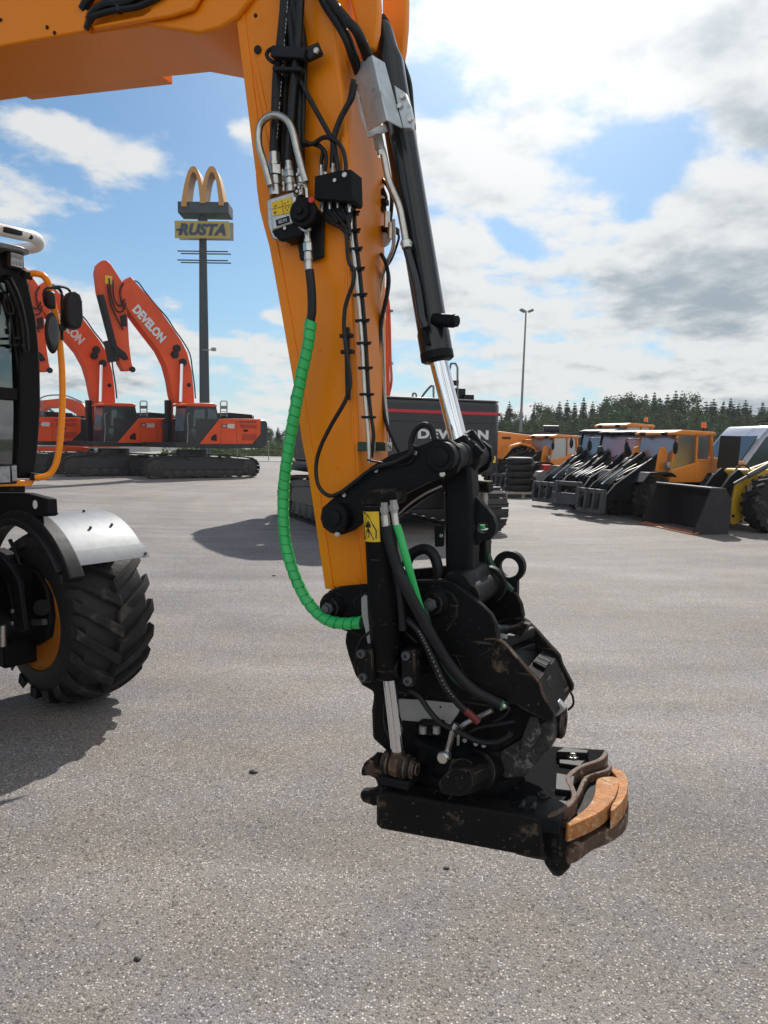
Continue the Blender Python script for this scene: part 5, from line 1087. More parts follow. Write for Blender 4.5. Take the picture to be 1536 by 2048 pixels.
# left hook of the hitch
S=SubQ(); S.m.prism(QF.ys([(760,1515),(742,1518),(726,1530),(721,1545),(724,1553),(738,1552),(750,1558),(755,1570),(750,1580),(735,1582),(722,1583),(719,1592),(724,1604),(745,1612),(775,1614),(778,1520)],.08),.08,.11); S.m.cut(); S.m.prism(QF.ys([(760,1515),(742,1518),(726,1530),(721,1545),(724,1553),(738,1552),(750,1558),(755,1570),(750,1580),(735,1582),(722,1583),(719,1592),(724,1604),(745,1612),(775,1614),(778,1520)],.08),.34,.37); S.done('hitch_hook',SCUF,tr_,bevel=.005,each=True)
S=SubQ(); c_=QY(746,1530,.10); S.m.cyl(c_+V((0,-.03,0)),c_+V((0,.06,0)),.017,n=6); S.m.cyl(QY(790,1535,.09),QY(740,1530,.09),.022); S.done('hook_pin',RUST2,tr_)
# wavy upper retaining strip
def ribbon(name,pts,z0,z1,w,mat,bv=.004):
    S=SubQ(); P_=catmull([QZ(a_,b_,z1) for a_,b_ in pts],5); L1=[];R1=[]
    for i,p in enumerate(P_):
        d=(P_[min(i+1,len(P_)-1)]-P_[max(i-1,0)]); d.z=0; d.normalize(); n_=V((-d.y,d.x,0)); ww=w*(.55+.45*min(1,min(i,len(P_)-1-i)/3)); L1.append(p+n_*ww/2); R1.append(p-n_*ww/2)
    lp=L1+R1[::-1]; S.m.prism3([V((p.x,p.y,z0)) for p in lp],[V((p.x,p.y,z1)) for p in lp]); return S.done(name,mat,tr_,bevel=bv,seg=3,smooth=40)
ribbon('retaining_strip',[(1094,1632),(1112,1624),(1138,1608),(1149,1590),(1143,1572),(1136,1556),(1146,1542),(1166,1530),(1196,1520),(1209,1510),(1212,1500)],ztop-.028,ztop+.016,.017,RUST2)
ribbon('inner_strip',[(1150,1600),(1160,1578),(1168,1560),(1180,1548),(1212,1540),(1222,1530)],ztop-.045,ztop-.006,.013,RUST2,.003)
# carrier block under the fingers
S=SubQ(); q=[QZ(a_,b_,ztop-.030) for a_,b_ in [(1085,1650),(1120,1632),(1150,1600),(1146,1560),(1165,1545),(1212,1522),(1232,1545),(1215,1590),(1180,1625),(1125,1662)]]; S.m.prism3([V((p.x,p.y,ztop-.11)) for p in q],q); S.done('finger_carrier',SCUF,tr_,bevel=.006)
# gripper fingers
def finger(name,pts,z1,th,mat):
    S=SubQ(); q=catmull([QZ(a_,b_,z1) for a_,b_ in pts]+[QZ(*pts[0],z1)],4)[:-1]; S.m.prism3([V((p.x,p.y,z1-th)) for p in q],[V((p.x,p.y,z1)) for p in q]); return S.done(name,mat,tr_,bevel=.014,seg=5,smooth=50)
finger('gripper_finger',[(1131,1646),(1150,1634),(1175,1613),(1189,1590),(1192,1565),(1198,1556),(1218,1553),(1234,1556),(1236,1575),(1228,1596),(1210,1616),(1185,1632),(1158,1644),(1138,1652)],ztop-.012,.046,RUST)
finger('gripper_finger',[(1222,1540),(1230,1536),(1248,1544),(1256,1562),(1254,1585),(1242,1606),(1222,1622),(1226,1600),(1236,1580),(1234,1556)],ztop-.020,.056,RUST)
finger('lower_finger',[(1130,1690),(1140,1676),(1165,1665),(1200,1645),(1230,1615),(1252,1590),(1257,1600),(1256,1622),(1246,1640),(1222,1656),(1185,1672),(1160,1690),(1140,1698)],ztop-.078,.045,RUST2)
S=SubQ(); zc=ztop-.005; rc=QZ(1118,1640,ztop-.02); hgt=[0,.012,.014,.045,.048,.085,.088,.098,.11,.135,.14,.165]; rad=[.026,.03,.026,.026,.034,.034,.028,.028,.036,.036,.033,.016]
S.m.lathe(V((rc.x,rc.y,ztop-.012)),(0,0,-1),list(zip(hgt,rad)),32); S.done('finger_pivot',SCUF,tr_,smooth=30)
S=SubQ(); S.m.box(rc.x-.06,rc.x-.0,rc.y-.02,rc.y+.10,ztop-.13,ztop-.03); S.done('pivot_block',BLK,tr_,bevel=.006)
S=SubQ(); S.m.prism(QF.ys([(1030,1702),(1090,1714),(1092,1722),(1060,1716),(1032,1709)],.01),.01,.06); S.done('wear_pad',RUB,tr_,bevel=.002)
tr_.location=(E.o.x,E.o.y,0); tr_.rotation_euler=(0,0,-TH)
# ================= CRAWLER EXCAVATORS
def trackpair(t,F,gauge,Lh,H,sw,rotz=0.,group=None):
    for sgn in (1,-1):
        y0=sgn*gauge-sw/2; y1=sgn*gauge+sw/2
        # loop path: (x,z) top slightly lower at the ends
        pth=[]; r=H*.40; xc=Lh-r
        for i in range(11): q=-pi/2+pi*i/10; pth.append((xc+r*cos(q),r+.02+r*sin(q)+(.0 if q<0 else 0)))
        pth+= [(xc*.5,H*.90),(0,H*.93),(-xc*.5,H*.90)]
        for i in range(11): q=pi/2+pi*i/10; pth.append((-xc+r*cos(q),r+.02+r*sin(q)))
        P_=pth+[pth[0]]; seg=[]; 
        cum=[0]
        for i in range(1,len(P_)): cum.append(cum[-1]+math.dist(P_[i],P_[i-1]))
        n=int(cum[-1]/.19); m=MB(); b=MB()
        def at2(s):
            s%=cum[-1]
            for i in range(1,len(cum)):
                if s<=cum[i]: f=(s-cum[i-1])/(cum[i]-cum[i-1]); return (P_[i-1][0]+(P_[i][0]-P_[i-1][0])*f,P_[i-1][1]+(P_[i][1]-P_[i-1][1])*f)
        for k in range(n):
            s=k*cum[-1]/n; a=at2(s); c=at2(s+cum[-1]/n*.90); d=V((c[0]-a[0],0,c[1]-a[1])); no=V((d.z,0,-d.x)).normalized(); A0=V((a[0],0,a[1]));C0_=V((c[0],0,c[1]))
            q=[A0,C0_,C0_+no*.02,A0.lerp(C0_,.75)+no*.022,A0.lerp(C0_,.70)+no*.055,A0.lerp(C0_,.60)+no*.055,A0.lerp(C0_,.55)+no*.022,A0+no*.02]
            m.prism3([p+V((0,y0,0)) for p in q],[p+V((0,y1,0)) for p in q])
        m.rot(rotz); tk=m.build('track',TRK,t,smooth=0)
        m=MB(); inner=[(x*.965,.5*H+(z-.5*H)*.88) for x,z in pth]; m.prism(inner,y0+sw*.25,y1-sw*.25); m.rot(rotz); m.build('chain',DARK,tk)
        m=MB(); yo=y1-.10 if sgn>0 else y0+.10
        m.prism([(-xc*.85,H*.34),(xc*.85,H*.34),(xc*.80,H*.66),(xc*.3,H*.74),(-xc*.3,H*.74),(-xc*.80,H*.66)],min(yo,yo-sgn*.3),max(yo,yo-sgn*.3)); m.rot(rotz); m.build('track_frame',DARK,tk,bevel=.02)
        m=MB()
        for sx in (-1,1): m.lathe((sx*xc,yo-sgn*.1,r+.02),(0,sgn,0),[(0,r*.86),(.10,r*.86),(.12,r*.7),(.12,r*.3),(.15,r*.25),(.15,0)],24); m.cut()
        for k in range(8): x=-xc*.78+k*xc*1.56/7; m.lathe((x,yo-sgn*.2,H*.2),(0,sgn,0),[(0,H*.17),(.17,H*.17),(.19,H*.1),(.19,0)],14); m.cut()
        for x in (-xc*.35,xc*.35): m.lathe((x,yo-sgn*.2,H*.80),(0,sgn,0),[(0,H*.1),(.15,H*.1),(.15,0)],12); m.cut()
        m.rot(rotz); m.each('roller',TRK,tk)
    m=MB(); m.box(-Lh*.45,Lh*.45,-gauge+sw*.3,gauge-sw*.3,H*.35,H*.72); m.cyl((0,0,H*.7),(0,0,H*1.14),Lh*.27,n=32); m.rot(rotz); m.build('car_body',DARK,t,bevel=.03)
def louver(mb,F,pts,v,n,vert=False):
    (x0,z0),(x1,z1)=F.y(*pts[0],v),F.y(*pts[1],v)
CF=Fr(-8.67,32.0,pi+R(45)); YN=1.5
def crawler(F0,F,number,label,full=True,lower_red=False):
    """F0: frame in which the shape was measured; the thing stands at F"""
    t=thing('crawler_excavator',label,'excavator','red orange crawler excavators parked in a row')
    ys=lambda pts,v: F0.ys(pts,v)
    trackpair(t,F0,1.32,2.55,1.06,.60,R(-10))
    # house
    zb=F0.y(455,896,YN)[1]; zt=F0.y(470,838,YN)[1]; xr=F0.y(526,860,YN)[0]; xf=F0.y(400,890,YN)[0]
    m=MB(); m.box(xr,F0.y(352,880,YN)[0],-YN,YN-.02,zb,zb+.22); m.box(xr+.25,xf+.2,-YN+.05,YN-.03,zb+.22,zt-.02); hs=m.build('upper_frame',DARK,t,bevel=.02)
    m=MB(); cwp=[(xr-.05,zb),(xr-.28,zb+.25),(xr-.28,zt-.15),(xr-.18,zt),(xr+.5,zt),(xr+.5,zb)]; m.prism(cwp,-YN+.02,YN-.01); m.build('counterweight',DARK,t,bevel=.06)
    body=[(399,888),(438,839),(446,837),(521,838),(521,868),(504,888)]
    m=MB(); m.prism(ys(body,YN),YN-.02,YN+.012); sp_=m.build('side_panel',RED,t,bevel=.012)
    m=MB(); tp=F0.y(446,837,YN); m.box(F0.y(518,838,YN)[0],F0.y(470,838,YN)[0],-YN+.1,YN-.021,zt-.1,zt+.02); m.build('engine_cover',RED,t,bevel=.02)
    for (a,b,c,d) in ((479,848.5,513,857),(484,867.5,513,881)):
        p=F0.y(a,b,YN);q=F0.y(c,d,YN); m=MB()
        nn=6
        for k in range(nn): z=q[1]+(p[1]-q[1])*(k+.15)/nn; m.box(min(p[0],q[0]),max(p[0],q[0]),YN+.013,YN+.018,z,z+(p[1]-q[1])/nn*.6)
        m.build('louvre',REDD,sp_)
    m=MB(); m.prism(ys([(477,842),(513,842),(513,846),(477,846)],YN+.013),YN+.013,YN+.018); m.build('louvre',REDD,sp_)
    m=MB(); m.prism(ys([(487,859),(496,859),(496,863.5),(487,863.5)],YN+.013),YN+.013,YN+.03); m.build('door_lock',PLAS,sp_)
    m=MB()
    for px_ in (441,473): p=F0.y(px_,842,YN);q=F0.y(px_,886,YN); m.box(p[0]-.012,p[0]+.012,YN+.0125,YN+.0145,q[1],p[1])
    m.build('door_gap',REDD,sp_)
    m=MB(); m.prism(ys([(422,881),(422,874),(428,869),(433,868),(434,882)],YN+.013),YN+.013,YN+.02); m.build('step_recess',PLAS,sp_)
    p=F0.y(455,852,YN); q=F0.y(467,852,YN); h_=F0.y(460,848,YN)[1]-F0.y(460,856.5,YN)[1]
    m=MB(); m.text(number,((p[0]+q[0])/2,YN+.014,p[1]),(-1,0,0),(0,0,1),abs(p[0]-q[0])*1.25,h_*1.15,.01,.05); m.build('lettering',LGR,sp_,smooth=0)
    p2=F0.y(444,848,YN); q2=F0.y(453,856,YN); m=MB(); m.box(min(p2[0],q2[0]),max(p2[0],q2[0]),YN+.0125,YN+.018,q2[1],p2[1]); bd=m.build('badge',P('dark_red_badge',(.16,.02,.015),.4),sp_)
    m=MB(); m.text('DX',((p2[0]+q2[0])/2,YN+.02,(p2[1]+q2[1])/2),(-1,0,0),(0,0,1),abs(p2[0]-q2[0])*.62,abs(p2[1]-q2[1])*.6,.01,.03); m.build('lettering',LGR,bd,smooth=0)
    if lower_red:
        m=MB(); a=F0.y(330,896,YN)[0]; m.box(xr-.2,F0.y(400,896,YN)[0],-YN,YN+.02,zb-.28,zb-.08); m.build('lower_guard',RED,t,bevel=.03)
    # grille box and rails on top
    p=F0.y(457,827,1.2);q=F0.y(507,838,1.2); m=MB(); m.prism([(p[0],q[1]-.05),(p[0],p[1]+.04),(q[0]+.12,p[1]),(q[0],q[1]-.05)],-.2,1.25)
    for k in range(16): x=p[0]+(q[0]-p[0])*(k+.5)/16; m.box(x-.02,x+.02,1.25,1.27,q[1]+.02,p[1]-.03)
    m.build('engine_deck',PLAS,t,bevel=.02)
    m=MB(); a=F0.Y3(441,834,1.3);b=F0.Y3(441,802,1.3);c=F0.Y3(454,802,1.3);d=F0.Y3(454,834,1.3); m.tube([a,b.lerp(a,.08),b.lerp(c,.15),c.lerp(b,.15),c.lerp(d,.08),d],.025,8,False); m.bar(a.lerp(b,.6),d.lerp(c,.6),.03,.14); m.bar(a.lerp(b,.35),d.lerp(c,.35),.03,.03); m.bar(a.lerp(b,.12),d.lerp(c,.12),.03,.03)
    m.build('handrail',LAMPG,t)
    # cab
    cp_=[(374,812),(380,808.5),(429,810),(433,813),(438,838),(399,889),(374,891),(371,860)]
    pr=ys(cp_,YN-.04)
    m=MB(); m.prism(pr,.50,YN-.04); cb=m.build('cab',DARK,t,bevel=.03)
    zr=F0.y(400,808,YN)[1]; m=MB(); m.prism(ys([(368,809),(376,805.5),(428,806.5),(435,811),(434,814),(368,812)],YN-.02),.46,YN-.02); m.build('roof',RED,cb,bevel=.03)
    for pts in ([(388,820),(409,818),(411,852),(386,853)],[(415,818),(430,820),(434,835),(424,851),(416,853)],[(382,858),(410,858),(405,876),(390,880),(382,872)]):
        m=MB(); m.prism(ys(pts,YN-.036),YN-.039,YN-.032); m.build('side_window',P('reflective_glass',(.035,.06,.065),.05,.35,.5,.1),cb)
    fx=pr[-1][0]; 
    m=MB(); q0=F0.y(376,816,YN-.04);q1=F0.y(372,884,YN-.04); xf_=max(q0[0],q1[0])+.012; m.prism3([V((pr[0][0]+.012,.58,q0[1])),V((pr[0][0]+.012,YN-.12,q0[1])),V((pr[-1][0]+.012,YN-.12,F0.y(371,862,YN)[1])),V((pr[-1][0]+.012,.58,F0.y(371,862,YN)[1]))],[V((pr[0][0]+.02,.58,q0[1])),V((pr[0][0]+.02,YN-.12,q0[1])),V((pr[-1][0]+.02,YN-.12,F0.y(371,862,YN)[1])),V((pr[-1][0]+.02,.58,F0.y(371,862,YN)[1]))]); m.build('windscreen',P('windscreen_glass',(.11,.14,.17),.08,.2,.6,.25,2),cb)
    m=MB(); m.tube([F0.Y3(a,b,YN+.02) for a,b in [(379,826),(375,832),(376,860),(374,886)]],.022,8); m.build('grab_rail',LAMPG,cb)
    m=MB(); a=F0.Y3(341,800,.1); b=F0.Y3(341,893,.1); m.box(a.x-.12,a.x+.12,-.25,-.02,b.z,a.z); m.build('hose_column',PLAS,t,bevel=.03)
    if not full: return t
    # boom
    bo=[(389,806),(388,780),(384,742),(375,706),(362,680),(345,655),(322,622),(300,596),(280,574),(262,553),(247,564),(241,590),(252,614),(275,646),(298,676),(318,702),(332,730),(340,760),(345,790),(349,806)]
    m=MB(); m.prism(ys(bo,.22),-.26,.22); bm_=m.build('boom',RED,t,bevel=.03)
    a=F0.y(298,646,.23); d1=F0.Y3(272,617,.23); d2=F0.Y3(325,678,.23); xd=(d2-d1); ln=xd.length; m=MB(); up=V((0,1,0)).cross(xd.normalized()); 
    xd=xd.normalized(); up=V((xd.z,0,-xd.x)); up=up if up.z>0 else -up
    mid=(d1+d2)/2; nrm=xd.cross(up)
    m.text('DEVELON',mid+V((0,.004,0)),xd,up,ln*1.08,.42,.006,.05); m.build('lettering',LGR,bm_,smooth=0)
    m=MB(); hp=[(256,566),(275,566),(290,585),(310,610),(334,637),(350,662),(366,684),(381,712),(386,745),(390,775),(392,800)]; 
    for dv in (.0,.08): m.tube([F0.Y3(a_-1,b_-3,.1+dv) for a_,b_ in hp],.03,6)
    m.build('boom_pipe',PLAS,bm_)
    for (a_,b_) in ((352,697),(348,709),(364,725)): m=MB(); m.disc(F0.Y3(a_,b_,.2),(0,1,0),.16,.16); m.build('boom_pin',PLAS,bm_)
    m=MB(); m.disc(F0.Y3(377,770,.2),(0,1,0),.09,.05); m.build('boom_lamp',PLAS,bm_)
    for v in (.40,-.45):
        m=MB(); A_=F0.Y3(363,728,.4);B_=F0.Y3(361,806,.4); A_.y=B_.y=v; m.cyl(A_,B_,.075,n=14); r_=m.build('boom_cylinder_rod',CHR,t); m=MB(); m.cyl(B_+V((0,0,.05)),B_+V((.05,0,-.9)),.12); m.build('boom_cylinder',RED,r_)
    # arm
    ar=[(193,545),(196,530),(207,520),(215,521),(222,528),(240,556),(252,575),(254,600),(256,640),(259,690),(263,722),(266,735),(262,742),(248,742),(240,728),(232,700),(222,668),(212,636),(205,610),(198,585)]
    m=MB(); m.prism(ys(ar,.16),-.20,.16); am=m.build('arm',RED,t,bevel=.03)
    m=MB(); m.cyl(F0.Y3(200,590,.28),F0.Y3(226,690,.28),.15,n=18); m.cyl(F0.Y3(226,690,.28),F0.Y3(232,706,.28),.08,n=12); m.build('bucket_cylinder',PLAS,am)
    m=MB(); m.prism(ys([(219,680),(232,682),(240,720),(228,724)],.3),-.3,.3); m.prism(ys([(232,690),(252,706),(258,718),(250,720),(234,708)],.25),-.25,.25); m.disc(F0.Y3(264,739,.2),(0,1,0),.12,.1); m.build('bucket_link',PLAS,am,bevel=.02)
    m=MB(); m.prism(ys([(240,632),(251,628),(253,652),(243,654)],.17),.165,.24); m.build('arm_box',PLAS,am)
    m=MB()
    for pts in ([(247,566),(240,580),(243,605),(250,618)],[(218,556),(222,590),(232,620),(246,622),(252,606)],[(226,560),(228,596),(240,612),(250,598)],[(215,570),(222,610),(236,640),(246,660)]): m.tube([F0.Y3(a_,b_,.25) for a_,b_ in pts],.03,6)
    m.build('arm_hose',HOSE,am)
    m=MB(); m.box(*(lambda p:(p.x-.14,p.x+.14,.165,.19,p.z-.16,p.z+.16))(F0.Y3(217,560,.16))); m.build('caution_sticker',YLB,am)
    return t
def place(t,F): t.location=(F.o.x,F.o.y,0); t.rotation_euler=(0,0,F.yaw)
t1=crawler(CF,CF,'400','red orange crawler excavator numbered 400 with raised boom beside the sign pole'); place(t1,CF)
t2=crawler(CF,CF,'360','red orange crawler excavator numbered 360, parked between the two numbered 400'); place(t2,Fr(CF.o.x-3.85,CF.o.y+.9,CF.yaw))
t3=crawler(CF,CF,'400','red orange crawler excavator numbered 400 half hidden behind the black cab',True,True); place(t3,Fr(CF.o.x-8.9,CF.o.y+1.6,CF.yaw-R(4)))
# a fourth, smaller, with its boom lying low behind
G4=Fr(-19.,44,pi+R(50))
t=thing('crawler_excavator','small red orange excavator with low curled boom before the yellow shop sign','excavator','red orange crawler excavators parked in a row')
trackpair(t,G4,1.1,1.9,.9,.5)
m=MB(); m.box(-1.8,1.2,-1.2,1.2,1.1,2.4); m.build('house',RED,t,bevel=.08); 
m=MB(); m.prism([(-.5,2.2),(-.6,3.2),(0,3.9),(1.4,4.25),(3.4,4.1),(4.6,3.1),(4.3,2.9),(3.0,3.6),(1.4,3.6),(.5,3.2),(.3,2.2)],-.25,.25); m.build('boom',RED,t,bevel=.04)
m=MB(); m.tube([(.0,.3,4.0),(1.4,.3,4.4),(3.2,.3,4.3),(4.4,.3,3.4)],.04); m.cyl((.8,.3,2.4),(2.6,.3,3.5),.08); m.build('boom_pipe',LAMPG,t)
m=MB(); m.box(-.2,1.25,.2,1.15,2.3,3.1); m.build('cab',DARK,t,bevel=.05); place(t,Fr(*dep(172,900,46)[:2],pi+R(-20)))
# ---- dark machine behind the arm
KF=Fr(-.07,14.42,R(114))
k=thing('crawler_excavator','anthracite crawler excavator with a red stripe behind the amber arm','excavator')
trackpair(k,KF,1.25,2.35,.98,.52)
zt=2.40; zb=1.0
m=MB(); m.prism([(-2.05,-1.45),(-2.2,-1.3),(-2.2,1.3),(-2.05,1.45),(-.9,1.47),(-.9,-1.47)],zb+.06,zt-.03,'z'); cw=m.build('counterweight',CWT,k,bevel=.07,seg=4)
m=MB(); m.prism([(-2.04,-1.44),(-2.18,-1.28),(-2.18,1.28),(-2.04,1.44),(-.88,1.46),(-.88,-1.46)],zt-.029,zt+.0,'z'); m.build('top_lid',P('lid_grey',(.10,.10,.11),.4,0,.2),cw,bevel=.01)
m=MB(); m.box(-2.215,-2.19,-1.32,1.32,zt-.27,zt-.215); m.build('red_stripe',REDP,cw,bevel=.005)
m=MB(); m.box(-2.06,-1.0,-1.476,-1.455,zt-.27,zt-.215); m.build('red_stripe',REDP,cw,bevel=.003)
m=MB(); m.text('DEVELON',(-2.205,-.42,1.78),(0,-1,0),(0,0,1),1.42,.17,.008,.045,0,1.05); m.build('lettering',LGR,cw,smooth=0)
m=MB(); m.box(-2.2005,-2.207,-1.30,-1.16,1.28,1.40); m.build('yellow_sticker',YLB,cw)
m=MB(); m.prism([(-2.212,zt-.40),(-2.212,zt-.42),(-2.19,zt-.42),(-2.19,zt-.40)],-1.3,1.3); m.prism([(-2.225,1.22),(-2.20,1.50),(-2.19,1.50),(-2.19,1.18)],-1.1,1.1); m.build('moulded_ridge',CWT,cw,bevel=.008)
m=MB(); m.box(-.9,1.75,-1.4,1.4,zb,1.22); m.box(-.88,1.6,-1.38,1.38,1.221,2.2); m.box(-.88,1.56,.5,1.37,2.2,2.3); m.build('upper_body',CWT,k,bevel=.05)
m=MB(); m.box(.45,1.55,.5,1.36,2.31,2.9); cb=m.build('cab',DARK,k,bevel=.06); m=MB(); m.box(.55,1.45,1.362,1.37,2.35,2.8); m.build('side_window',GLD,cb)
m=MB(); m.box(.2,1.3,1.40,1.70,1.05,1.10); m.build('walkway',PLAS,k,bevel=.01)
bp=[(722,830),(778,830),(777,700),(773,640),(764,592),(746,562),(718,545),(688,546),(655,562),(640,590),(652,606),(690,590),(712,600),(722,640),(726,700)]
m=MB(); m.prism(KF.ys(bp,-.25),-.25,.15); bm_=m.build('boom',RED,k,bevel=.04)
m=MB(); m.prism(KF.ys([(636,575),(652,570),(664,590),(660,680),(650,758),(638,760),(636,690),(630,610)],-.2),-.2,.12); m.build('arm',RED,k,bevel=.04)
m=MB(); m.cyl(KF.Y3(630,600,0.),KF.Y3(634,700,0.),.09); m.cyl(KF.Y3(634,700,0.),KF.Y3(640,735,0.),.05); m.build('bucket_cylinder',PLAS,k)
m=MB(); m.tube([KF.Y3(a_,b_,-.25) for a_,b_ in [(766,570),(776,600),(779,640),(781,720),(783,760),(778,790),(778,810)]],.028,8); m.tube([KF.Y3(a_,b_,-.2) for a_,b_ in [(760,560),(771,598),(774,640),(776,720),(778,800)]],.028,8); m.build('boom_pipe',RED,bm_)
m=MB(); 
for yy in (622,727): m.bar(KF.Y3(768,yy,-.27),KF.Y3(784,yy,-.27),.05,.05); m.cut()
m.each('pipe_clamp',ALU,bm_)
m=MB(); a=KF.Y3(842,797,-.3); m.tube([KF.Y3(a_,b_,-.3) for a_,b_ in [(840,800),(848,788),(860,774),(866,772),(867,780),(867,800)]],.02,8); m.tube([KF.Y3(a_,b_,-.9) for a_,b_ in [(899,798),(899,740),(902,727),(911,727),(915,735),(915,798)]],.02,8,False); m.tube([KF.Y3(a_,b_,-.1) for a_,b_ in [(825,800),(826,788),(832,788),(833,800)]],.018,8); m.build('handrail',LAMPG,k)
m=MB(); a=KF.Y3(914,786,-.95); m.box(a.x-.12,a.x+.12,a.y-.12,a.y+.12,zt,a.z+.08); a=KF.Y3(932,795,-1.1); m.box(a.x-.1,a.x+.1,a.y-.12,a.y+.1,zt,a.z+.05); m.bar(KF.Y3(899,766,-.9),KF.Y3(917,766,-.9),.02,.10); m.build('roof_camera',PLAS,k,bevel=.02)
for (pts) in ([(584,866),(583,800),(586,793),(591,796)],):
    m=MB(); m.tube([KF.Y3(a_,b_,1.5) for a_,b_ in pts],.02,8); m.ball(KF.Y3(587,798,1.5),.07,10,(.6,1,1.8)); m.build('mirror_rail',PLAS,k)
place(k,KF)
# ================= RIGHT HAND ROW
def wheelset(t,xs,gauge,r,w,rimm=GREY,steer=0.):
    for x in xs:
        for s in (1,-1):
            y=s*gauge; m=MB(); c=(x,y-w/2,r); m.lathe(c,(0,1,0),[(.0,r*.58),(.0,r*.75),(.03,r*.92),(w*.25,r*.965),(w*.75,r*.965),(w-.03,r*.92),(w,r*.75),(w,r*.58)],36)
            n=20
            for k in range(n):
                for sd in (-1,1):
                    q=2*pi*(k+(.5 if sd>0 else 0))/n; q2=q-.22; rr=r
                    p0=V((x+rr*.94*cos(q),y+sd*w*.5,r+rr*.94*sin(q))); p1=V((x+rr*.975*cos(q2),y+sd*.01,r+rr*.975*sin(q2))); m.bar(p0,p1,.055*r/.5,.06*r/.5,up=V((cos(q),0,sin(q))))
            tw=m.build('wheel',LUG,t,smooth=40)
            m=MB(); m.lathe((x,y+s*w*.5-s*.02,r),(0,-s,0),[(-.01,r*.60),(.02,r*.56),(.10,r*.50),(.12,r*.2),(.06,r*.18),(.06,0)],24); m.build('rim',rimm,tw)
def loader(label,col,F,s=1.,arms=True,armcol=None,open_door=False,beacon=True,cabx=(-.95,.35),roof=1.,hood=True,group='compact loaders parked in a row at the right',attach='coupler',name='wheel_loader',rimm=GREY,seed=0,ah=0.,closedcab=True,z_roof=2.12):
    rnd=random.Random(seed); t=thing(name,label,'wheel loader',group); armcol=armcol or BLK2; r=.47
    wheelset(t,(.75,-1.15),.62,r,.36,rimm)
    m=MB(); m.box(-1.9,-.7,-.45,.45,.42,.80); m.box(-.7,.5,-.28,.28,.42,.80); m.box(.45,1.2,-.36,.36,.40,.95); m.build('chassis',BLK2,t,bevel=.03)
    if hood: 
        m=MB(); m.prism([(-2.15,.62),(-2.2,1.0),(-2.05,1.30),(-.98,1.40),(-.98,.78),(-1.5,.78),(-1.8,.62)],-.52,.52); h=m.build('engine_hood',col,t,bevel=.05,seg=3)
        m=MB()
        for k in range(6): m.box(-1.9,-1.45,.521,.528,.9+.06*k,.93+.06*k)
        m.build('hood_grille',PLAS,h)
    x0,x1=cabx; zb=.82; zr=z_roof
    m=MB(); m.prism([(x0,zb),(x0,zb+.48),(x0+.38,zb+.48),(x1-.15,zb+.30),(x1,zb+.12),(x1,zb)],-.60,.60); cb=m.build('cab',col,t,bevel=.02)
    m=MB()
    for s_ in (1,-1):
        y=s_*.575
        m.bar((x0+.03,y,zb+.4),(x0+.10,y,zr),.06,.09,up=(0,1,0)); m.bar((x0+.50,y,zb+.1),(x0+.52,y,zr),.05,.07,up=(0,1,0)); m.bar((x1-.02,y,zb+.1),(x1-.22,y,zr),.05,.06,up=(0,1,0)); m.bar((x0+.04,y,zb+.5),(x0+.52,y,zb+.5),.05,.06); m.cut()
    m.each('cab_frame',col,cb,bevel=.012)
    m=MB(); m.prism([(x0-.02,zr-.02),(x0+.02,zr+.07),(x1-.32,zr+.10),(x1-.10,zr+.05),(x1-.06,zr-.02)],-.64,.64); m.build('roof',col,cb,bevel=.03)
    m=MB(); 
    for y in (.565,-.572): m.prism([(x0+.12,zb+.5),(x0+.14,zr-.03),(x0+.48,zr-.03),(x0+.48,zb+.5)],y,y+.006); m.cut(); m.prism([(x0+.55,zb+.14),(x0+.56,zr-.03),(x1-.23,zr-.03),(x1-.05,zb+.16)],y,y+.006); m.cut()
    m.prism3([V((x1-.01,-.54,zb+.16)),V((x1-.01,.54,zb+.16)),V((x1-.22,.54,zr-.03)),V((x1-.22,-.54,zr-.03))],[V((x1-.004,-.54,zb+.16)),V((x1-.004,.54,zb+.16)),V((x1-.214,.54,zr-.03)),V((x1-.214,-.54,zr-.03))])
    m.each('window',TGL,cb,smooth=0)
    m=MB(); m.box(x0+.25,x0+.6,-.22,.22,zb+.1,zb+.32); m.box(x0+.18,x0+.30,-.21,.21,zb+.3,zb+.95); m.tube([(x1-.35,-.12,zb+.62),(x1-.35,.12,zb+.62)],.02); m.lathe((x1-.42,0,zb+.60),(-.5,0,1),[(0,.16),(.02,.17),(.04,.16)],16); m.box(x1-.3,x1-.15,-.12,.12,zb,zb+.55); m.build('interior',SEAT,cb,bevel=.03)
    m=MB()
    for s_ in (1,-1): m.cut(); m.prism([(.30,.98),(.45,1.06),(1.05,1.06),(1.25,.85),(1.22,.83),(1.03,1.02),(.46,1.02),(.32,.95)],s_*.62-.18,s_*.62+.18); 
    for s_ in (1,-1): m.cut(); m.prism([(-1.65,.85),(-1.5,1.04),(-.8,1.04),(-.65,.85),(-.68,.83),(-.82,1.0),(-1.48,1.0),(-1.62,.83)],s_*.62-.18,s_*.62+.18)
    m.each('mudguard',PLAS,t,bevel=.01)
